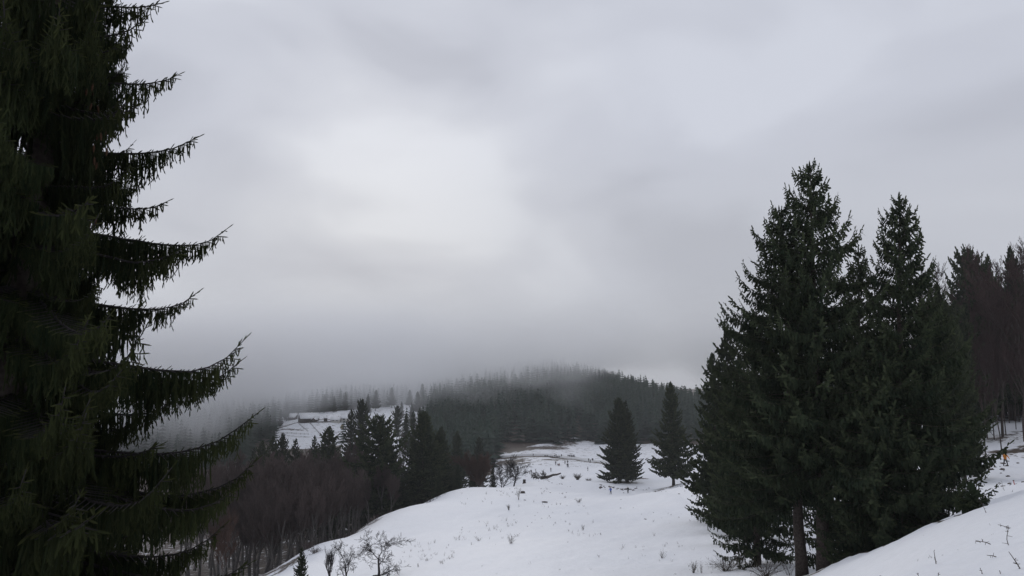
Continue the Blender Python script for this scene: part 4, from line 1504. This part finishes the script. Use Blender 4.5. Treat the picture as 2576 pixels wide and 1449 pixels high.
# brush along the edge of the wood
gA = G()
rg = np.random.default_rng(23)
for i in range(70):
    f = rg.uniform(0, 1)
    u = 790 + 330 * f ** .8
    dd_ = float(np.interp(u, [700, 800, 870, 950, 1050, 1130], [99, 108, 118, 136, 151, 168])) + rg.normal(0, 2.2)
    V, F = shrub_geo(rg, rg.uniform(.25, .9), .8, int(rg.integers(4, 9)), .022, 2)
    gA.add(V + ground(u, dd_), F, rg.uniform(0, 1))
tag(link('brushwood', gA.build('brushwood', [M['twig_beech']])), 'low brown brush along the edge of the wood', 'brush', kind='stuff')

# fallen tree on the crest
rg = np.random.default_rng(77)
a = hit(1411, 1203, 205, 240); a[2] += 1.6
b_ = hit(1362, 1203, 205, 240); b_[2] += .5
ft = empty('fallen_tree', b_)
tag(ft, 'fallen dead tree with bare limbs lying on the crest', 'fallen tree')
ax_ = np.array([(a - b_) * k_ / 5 + rg.normal(0, .05, 3) for k_ in range(6)])
V, F = tube_path(ax_, np.linspace(.5, .2, 6), 8)
link('trunk', mesh('fallen_trunk', V, F, [M['log']], smooth=True), ft)
gS = G()
for k_ in range(16):
    gb, gs = bare_tree(np.random.default_rng(300 + k_), 3.4, .11, 3, .6, .2, .3, (2, 4), .035, .1, .6)
    Rm = rotz(rg.uniform(-.5, .5)) @ roty(-rg.uniform(.2, 1.45))
    p = np.array([rg.uniform(-1.5, 2.0), rg.normal(0, .5), .1])
    for gg in (gb, gs):
        V, F, T, m_ = gg.arrays()
        V = V @ Rm.T
        gS.add(V + p, F)
link('limbs', gS.build('limbs', [M['log']]), ft)


def stump(u, v, d0, d1, r, h, label):
    rg_ = np.random.default_rng(int(u))
    zz_ = np.array([-.3, 0, .3 * h, .8 * h, h])
    V, F = tube_path(np.stack([np.zeros(5), np.zeros(5), zz_], -1), np.array([1.5, 1.35, 1.1, 1, .97]) * r, 9)
    V[:, :2] *= rg_.uniform(.88, 1.12, (len(V), 1))
    o = link('stump', mesh('stump', V, F, [M['log']]))
    o.location = hit(u, v, d0, d1)
    tag(o, label, 'stump')


stump(1319, 1204, 190, 230, .38, .95, 'upright tree stump on the crest beside the lone bare tree')
stump(1315, 1240, 130, 190, .45, .35, 'low stump on the slope beside the thin dead sapling')
o = link('log', mesh('log', *tube_path([(-.55, 0, .07), (0, .05, .1), (.6, 0, .06)], [.12, .14, .1], 8), [M['log']]))
o.location = hit(1370, 1264, 120, 170)
tag(o, 'short dark log lying on the snow below the crest', 'log')


def weed(u, v, hpx, tilt, label, seed, bend=0.0, branch=2, thick=.009, d0=9, d1=34, head=True):
    p0 = hit(u, v, d0, d1)
    h = hpx / FPX * p0[1]
    rg_ = np.random.default_rng(seed)
    pts_ = []
    q = np.array([0, 0, -.05]); a_ = tilt
    for k_ in range(6):
        pts_.append(q.copy())
        q = q + np.array([math.sin(a_), rg_.normal(0, .1), math.cos(a_)]) * h / 5
        a_ += bend / 5 + rg_.normal(0, .08)
    pts_ = np.array(pts_)
    gW = G()
    V, F = tube_path(pts_, np.linspace(thick, thick * .5, 6), 4)
    gW.add(V, F)
    A, B = [], []
    for k_ in range(branch):
        i_ = int(rg_.integers(1, 5))
        dv = nrmz(np.array([rg_.normal(0, 1), rg_.normal(0, .6), rg_.uniform(-.2, 1)]))
        A.append(pts_[i_]); B.append(pts_[i_] + dv * h * rg_.uniform(.12, .3))
    if A:
        V, F = tubes(A, B, thick * .6, thick * .3, 3)
        gW.add(V, F)
    if head:
        # withered leaves clinging round the stem, seed head at the end
        n_ = 7
        ii = rg_.integers(0, 6, n_)
        p_ = pts_[ii]
        e_ = p_ + nrmz(rg_.normal(size=(n_, 3)) + np.array([0, 0, -.2])) * rg_.uniform(.03, .07, (n_, 1)) * min(1, h / .3)
        V, F, T = shoots(rg_, p_, e_, .009, .3)
        gW.add(V, F, T)
    o_ = link('dry_plant', gW.build('dry_plant', [M['weed']]))
    o_.location = p0
    tag(o_, label, 'dry plant', 'withered plants on the near snow bank')


for i, (u, v, hp_, ti, be, br, lab) in enumerate([
        (2355, 1410, 36, -.02, 0, 1, 'straight single dry stalk in the middle of the near bank'),
        (2570, 1431, 56, -.45, -.2, 3, 'thick dry stalk leaning left at the right edge of the bank'),
        (2472, 1436, 20, -.1, 0, 2, 'short thick dry stub at the bottom right of the bank'),
        (2519, 1435, 17, -.08, 0, 3, 'short dry stub right of the other stub'),
        (2533, 1434, 9, .6, .3, 3, 'tiny curled dry plant beside the right stub'),
        (2497, 1362, 42, -1.0, -.4, 2, 'dry stalk bent flat to the left on the bank'),
        (2473, 1360, 20, -.7, -.6, 2, 'small bent dry stalk left of the flat bent one'),
        (2538, 1362, 46, -.25, .1, 3, 'tall forked dry stalk high on the right bank'),
        (2545, 1320, 34, -1.1, -.2, 3, 'drooping dry stalk above the forked one'),
        (2515, 1394, 30, -1.1, -.6, 2, 'arched dry stalk lying on the bank'),
        (2481, 1283, 34, -.3, -.1, 2, 'dry stalk standing on the rim of the bank'),
        (2232, 1450, 24, -.6, -.2, 3, 'dry stalk cut by the bottom edge left on the bank'),
        (2314, 1450, 22, -.25, 0, 1, 'thin dry stalk at the bottom edge below the straight one'),
        (2357, 1445, 18, .25, 0, 3, 'forked dry stalk at the bottom edge under the straight one'),
        (2448, 1441, 20, -1.2, -.1, 1, 'stick lying on the snow near the bottom right'),
        (2518, 1449, 26, -.7, 0, 0, 'plain leaning stick at the bottom edge under the stubs'),
        (2300, 1413, 7, .8, 0, 2, 'tiny dry twig left of the straight stalk')]):
    weed(u, v, hp_, ti, lab, 500 + i, be, br, .007 if hp_ < 30 else .009)
for i, (u, v, hp_, ti, lab) in enumerate([(2527, 1232, 24, -.3, 'bare sapling on the snow behind the bank rim'), (2505, 1236, 14, -.8, 'leaning twig left of the bare sapling behind the rim'), (2545, 1237, 9, .5, 'low twig right of the bare sapling behind the rim')]):
    weed(u, v, hp_, ti, lab, 560 + i, .1, 4, .015, 38, 62, False)

# red topped stake beyond the bank
p0 = hit(2552, 1219, 40, 70)
st_ = empty('marker_stake', p0)
tag(st_, 'small red marker stake in the snow behind the bank', 'stake')
V, F = tubes([(0, 0, -.2)], [(0, 0, .36)], .035, .03, 6)
o = link('post', mesh('stake_post', V, F, [M['red_paint']]), st_)
o.rotation_euler = (0, -.12, 0)
V, F = box(-.05, .05, -.05, .05, .36, .42)
o = link('cap', mesh('stake_cap', V, F, [M['wood_grey']]), st_)
o.rotation_euler = (0, -.12, 0)

# little spruce on the bank rim
rg = np.random.default_rng(611)
g0 = hit(2448, 1286, 28, 34)
BK0 = [(.35, bough(rg, .35, .1, .2, .3, .08, .06, .05, 1, .03, .06, True, .006)), (.6, bough(rg, .6, .1, .2, .3, .1, .07, .06, 1, .03, .06, True, .006))]
cgx = crown(rg, .55, .5, .03, BK0, .07, 5, .6, 0, .7)
V, F = trunk_geo(rg, .55, .02, (0, 0), 5, 6)
tree_obj('spruce_tree', g0, cgx.build('crown', [M['needle'], M['bark']]), mesh('trunk', V, F, [M['bark']]), 0, 1, 'tiny spruce seedling on the rim of the bank', 'tree')

# ---- stuff: clods and dead grass poking out of the snow
gC, gD = G(), G()
rg = np.random.default_rng(41)
Vc, Fc = tube_path([(0, 0, -.5), (0, 0, .1), (0, 0, .5), (0, 0, .8)], [1, 1, .7, .2], 5)


def clod(u, d, s_):
    sc_ = np.array((s_ * rg.uniform(.7, 1.8), s_ * rg.uniform(.7, 1.3), s_ * rg.uniform(.35, .8)))
    gC.add((Vc + rg.normal(0, .12, Vc.shape)) * sc_ @ rotz(rg.uniform(0, 6.28)).T + ground(u, d), Fc)


def tuft(u, d, h):
    n_ = int(rg.integers(2, 6))
    p_ = rg.normal(0, .06, (n_, 3)) * np.array((1, 1, 0)) + np.array((0, 0, -.05))
    e_ = p_ + np.stack([rg.normal(0, .3, n_) * h, rg.normal(0, .3, n_) * h, rg.uniform(.5, 1.1, n_) * h], -1)
    V, F = tubes(p_, e_, .008 * d / 80 + .003, .004 * d / 80 + .002, 3)
    gD.add(V + ground(u, d), F, rg.uniform(0, 1))


for (ua, da, ub, db, n_, s_, jit) in [(1690, 175, 1790, 140, 26, .17, 3), (1600, 180, 1900, 95, 30, .14, 5), (1500, 205, 1640, 212, 46, .3, 4), (1640, 200, 1730, 190, 26, .25, 4), (1720, 195, 1800, 170, 20, .25, 4), (1360, 175, 1440, 165, 14, .2, 6), (1270, 168, 1330, 150, 10, .2, 6),
                                      (1340, 210, 1440, 200, 12, .2, 4), (1560, 150, 1640, 120, 8, .2, 8), (2330, 100, 2570, 104, 40, .3, 6), (2440, 60, 2576, 75, 16, .16, 5), (1780, 90, 1860, 70, 16, .12, 4)]:
    for k_ in range(n_):
        f = rg.uniform(0, 1)
        clod(ua + (ub - ua) * f + rg.normal(0, 5), da + (db - da) * f + rg.normal(0, jit), s_ * rg.uniform(.3, 1.3))
for (ua, da, ub, db, n_, h_, jit) in [(1000, 95, 1200, 98, 34, .4, 5), (1040, 90, 1150, 86, 24, .4, 4), (1200, 100, 1300, 108, 18, .4, 6), (1250, 118, 1460, 112, 26, .3, 5), (1350, 150, 1500, 120, 18, .4, 12), (1440, 92, 1520, 100, 12, .4, 6), (1150, 150, 1400, 160, 22, .5, 12),
                                      (1500, 75, 1720, 80, 14, .35, 6), (1640, 110, 1800, 120, 22, .35, 10), (1700, 60, 1860, 60, 12, .35, 4), (2200, 20, 2560, 16, 10, .08, 4), (1180, 66, 1700, 62, 10, .25, 3)]:
    for k_ in range(n_):
        f = rg.uniform(0, 1)
        tuft(ua + (ub - ua) * f + rg.normal(0, 8), da + (db - da) * f + rg.normal(0, jit), h_ * rg.uniform(.4, 1.3))
tag(link('clods', gC.build('clods', [M['earth']])), 'brown clods and stones breaking through the snow', 'clods', kind='stuff')
tag(link('dead_grass', gD.build('dead_grass', [M['weed']])), 'dead grass stalks poking out of the snow slope', 'grass', kind='stuff')

# brush heap by the road
gb_ = G()
for k_ in range(40):
    p = np.array([rg.uniform(-1.6, 1.6), rg.uniform(-.8, .8), rg.uniform(.0, 1.3)])
    dv = nrmz(rg.normal(size=3) * np.array((1, 1, .35)))
    V, F = tubes([p - dv * .9], [p + dv * .9], .07, .04, 4)
    gb_.add(V, F)
o = link('brush_heap', gb_.build('brush_heap', [M['log']]))
o.location = hit(1437, 1151, 380, 430)
tag(o, 'dark heap of cut brushwood beside the far road', 'brush heap')

# ------------------------------------------------------------------ air
def volume_material(name, density, color=(.985, .99, 1.0), aniso=0.15):
    m = bpy.data.materials.new(name)
    m.use_nodes = True
    t = m.node_tree
    t.nodes.clear()
    o = N(t, 'ShaderNodeOutputMaterial')
    v = N(t, 'ShaderNodeVolumePrincipled')
    v.inputs['Color'].default_value = (*color, 1)
    v.inputs['Density'].default_value = density
    v.inputs['Anisotropy'].default_value = aniso
    t.links.new(v.outputs[0], o.inputs['Volume'])
    return m, t, v


zlo = float(Z.min()) - 1.5
V, F = box(-3400, 3400, -3400, 3400, zlo, float(max(Z.max(), 60)) + 5)
mh, _, _ = volume_material('haze_air', 0.00013)
hz = link('haze', mesh('haze', V, F, [mh]))
tag(hz, 'thin pale haze in the air over the whole valley', kind='stuff')

# low cloud lying on the far slopes: thickens upwards, torn at its lower side
V, F = box(-1, 1, -1, 1, -1, 1)
mf, t, v = volume_material('low_cloud', 0.0)
tcn = N(t, 'ShaderNodeTexCoord')
geo = N(t, 'ShaderNodeNewGeometry')
sx = N(t, 'ShaderNodeSeparateXYZ')
t.links.new(tcn.outputs['Object'], sx.inputs[0])
wn = N(t, 'ShaderNodeTexNoise')
wn.inputs['Scale'].default_value = .0095
wn.inputs['Detail'].default_value = 3
wn.inputs['Roughness'].default_value = .5
mpn = N(t, 'ShaderNodeMapping')
mpn.inputs['Scale'].default_value = (1, .7, 1.6)
t.links.new(geo.outputs['Position'], mpn.inputs['Vector'])
t.links.new(mpn.outputs[0], wn.inputs['Vector'])
sp = N(t, 'ShaderNodeSeparateXYZ')
t.links.new(geo.outputs['Position'], sp.inputs[0])
# lower side of the cloud: deep down on the left, lifting to the hill top in the middle
zb = ramp(t, mathn(t, 'DIVIDE', mathn(t, 'ADD', sp.outputs['X'], 500.0), 1000.0), [(.12, (0, 0, 0)), (.24, (.12, .12, .12)), (.30, (.5, .5, .5)), (.36, (.72, .72, .72)), (.46, (.74, .74, .74)), (.54, (.84, .84, .84)), (.62, (1, 1, 1)), (.85, (1, 1, 1))])
zb = mathn(t, 'SUBTRACT', mathn(t, 'MULTIPLY', zb, 90.0), 69.0)
dropy = mathn(t, 'DIVIDE', mathn(t, 'SUBTRACT', sp.outputs['Y'], 660.0), 120.0, True)
dropx = mathn(t, 'DIVIDE', mathn(t, 'SUBTRACT', 50.0, sp.outputs['X']), 120.0, True)
zb = mathn(t, 'SUBTRACT', zb, mathn(t, 'MULTIPLY', mathn(t, 'MULTIPLY', dropy, dropx), 48.0))
low = mathn(t, 'SUBTRACT', sp.outputs['Z'], zb)
low = mathn(t, 'ADD', low, mathn(t, 'MULTIPLY', mathn(t, 'SUBTRACT', wn.outputs['Fac'], .5), 150.0))
hfac = ramp(t, mathn(t, 'DIVIDE', low, 50.0), [(0.0, (0, 0, 0)), (.35, (.22, .22, .22)), (1.0, (1, 1, 1))])
edge_ = None
for ax_ in ('X', 'Y'):
    a_ = mathn(t, 'ABSOLUTE', sx.outputs[ax_])
    e_ = ramp(t, a_, [(.72, (1, 1, 1)), (1.0, (0, 0, 0))], 'EASE')
    edge_ = e_ if edge_ is None else mathn(t, 'MULTIPLY', edge_, e_)
edge_ = mathn(t, 'MULTIPLY', edge_, ramp(t, sx.outputs['Z'], [(-.1 + .1, (1, 1, 1)), (.55, (0, 0, 0))], 'EASE'))
den = mathn(t, 'MULTIPLY', mathn(t, 'MULTIPLY', hfac, edge_), 0.023)
t.links.new(den, v.inputs['Density'])
fb = link('fog_bank', mesh('fog_bank', V, F, [mf]))
fb.location = (-300, 760, 20)
fb.scale = (900, 420, 90)
tag(fb, 'low cloud lying on the far wooded slopes', kind='stuff')
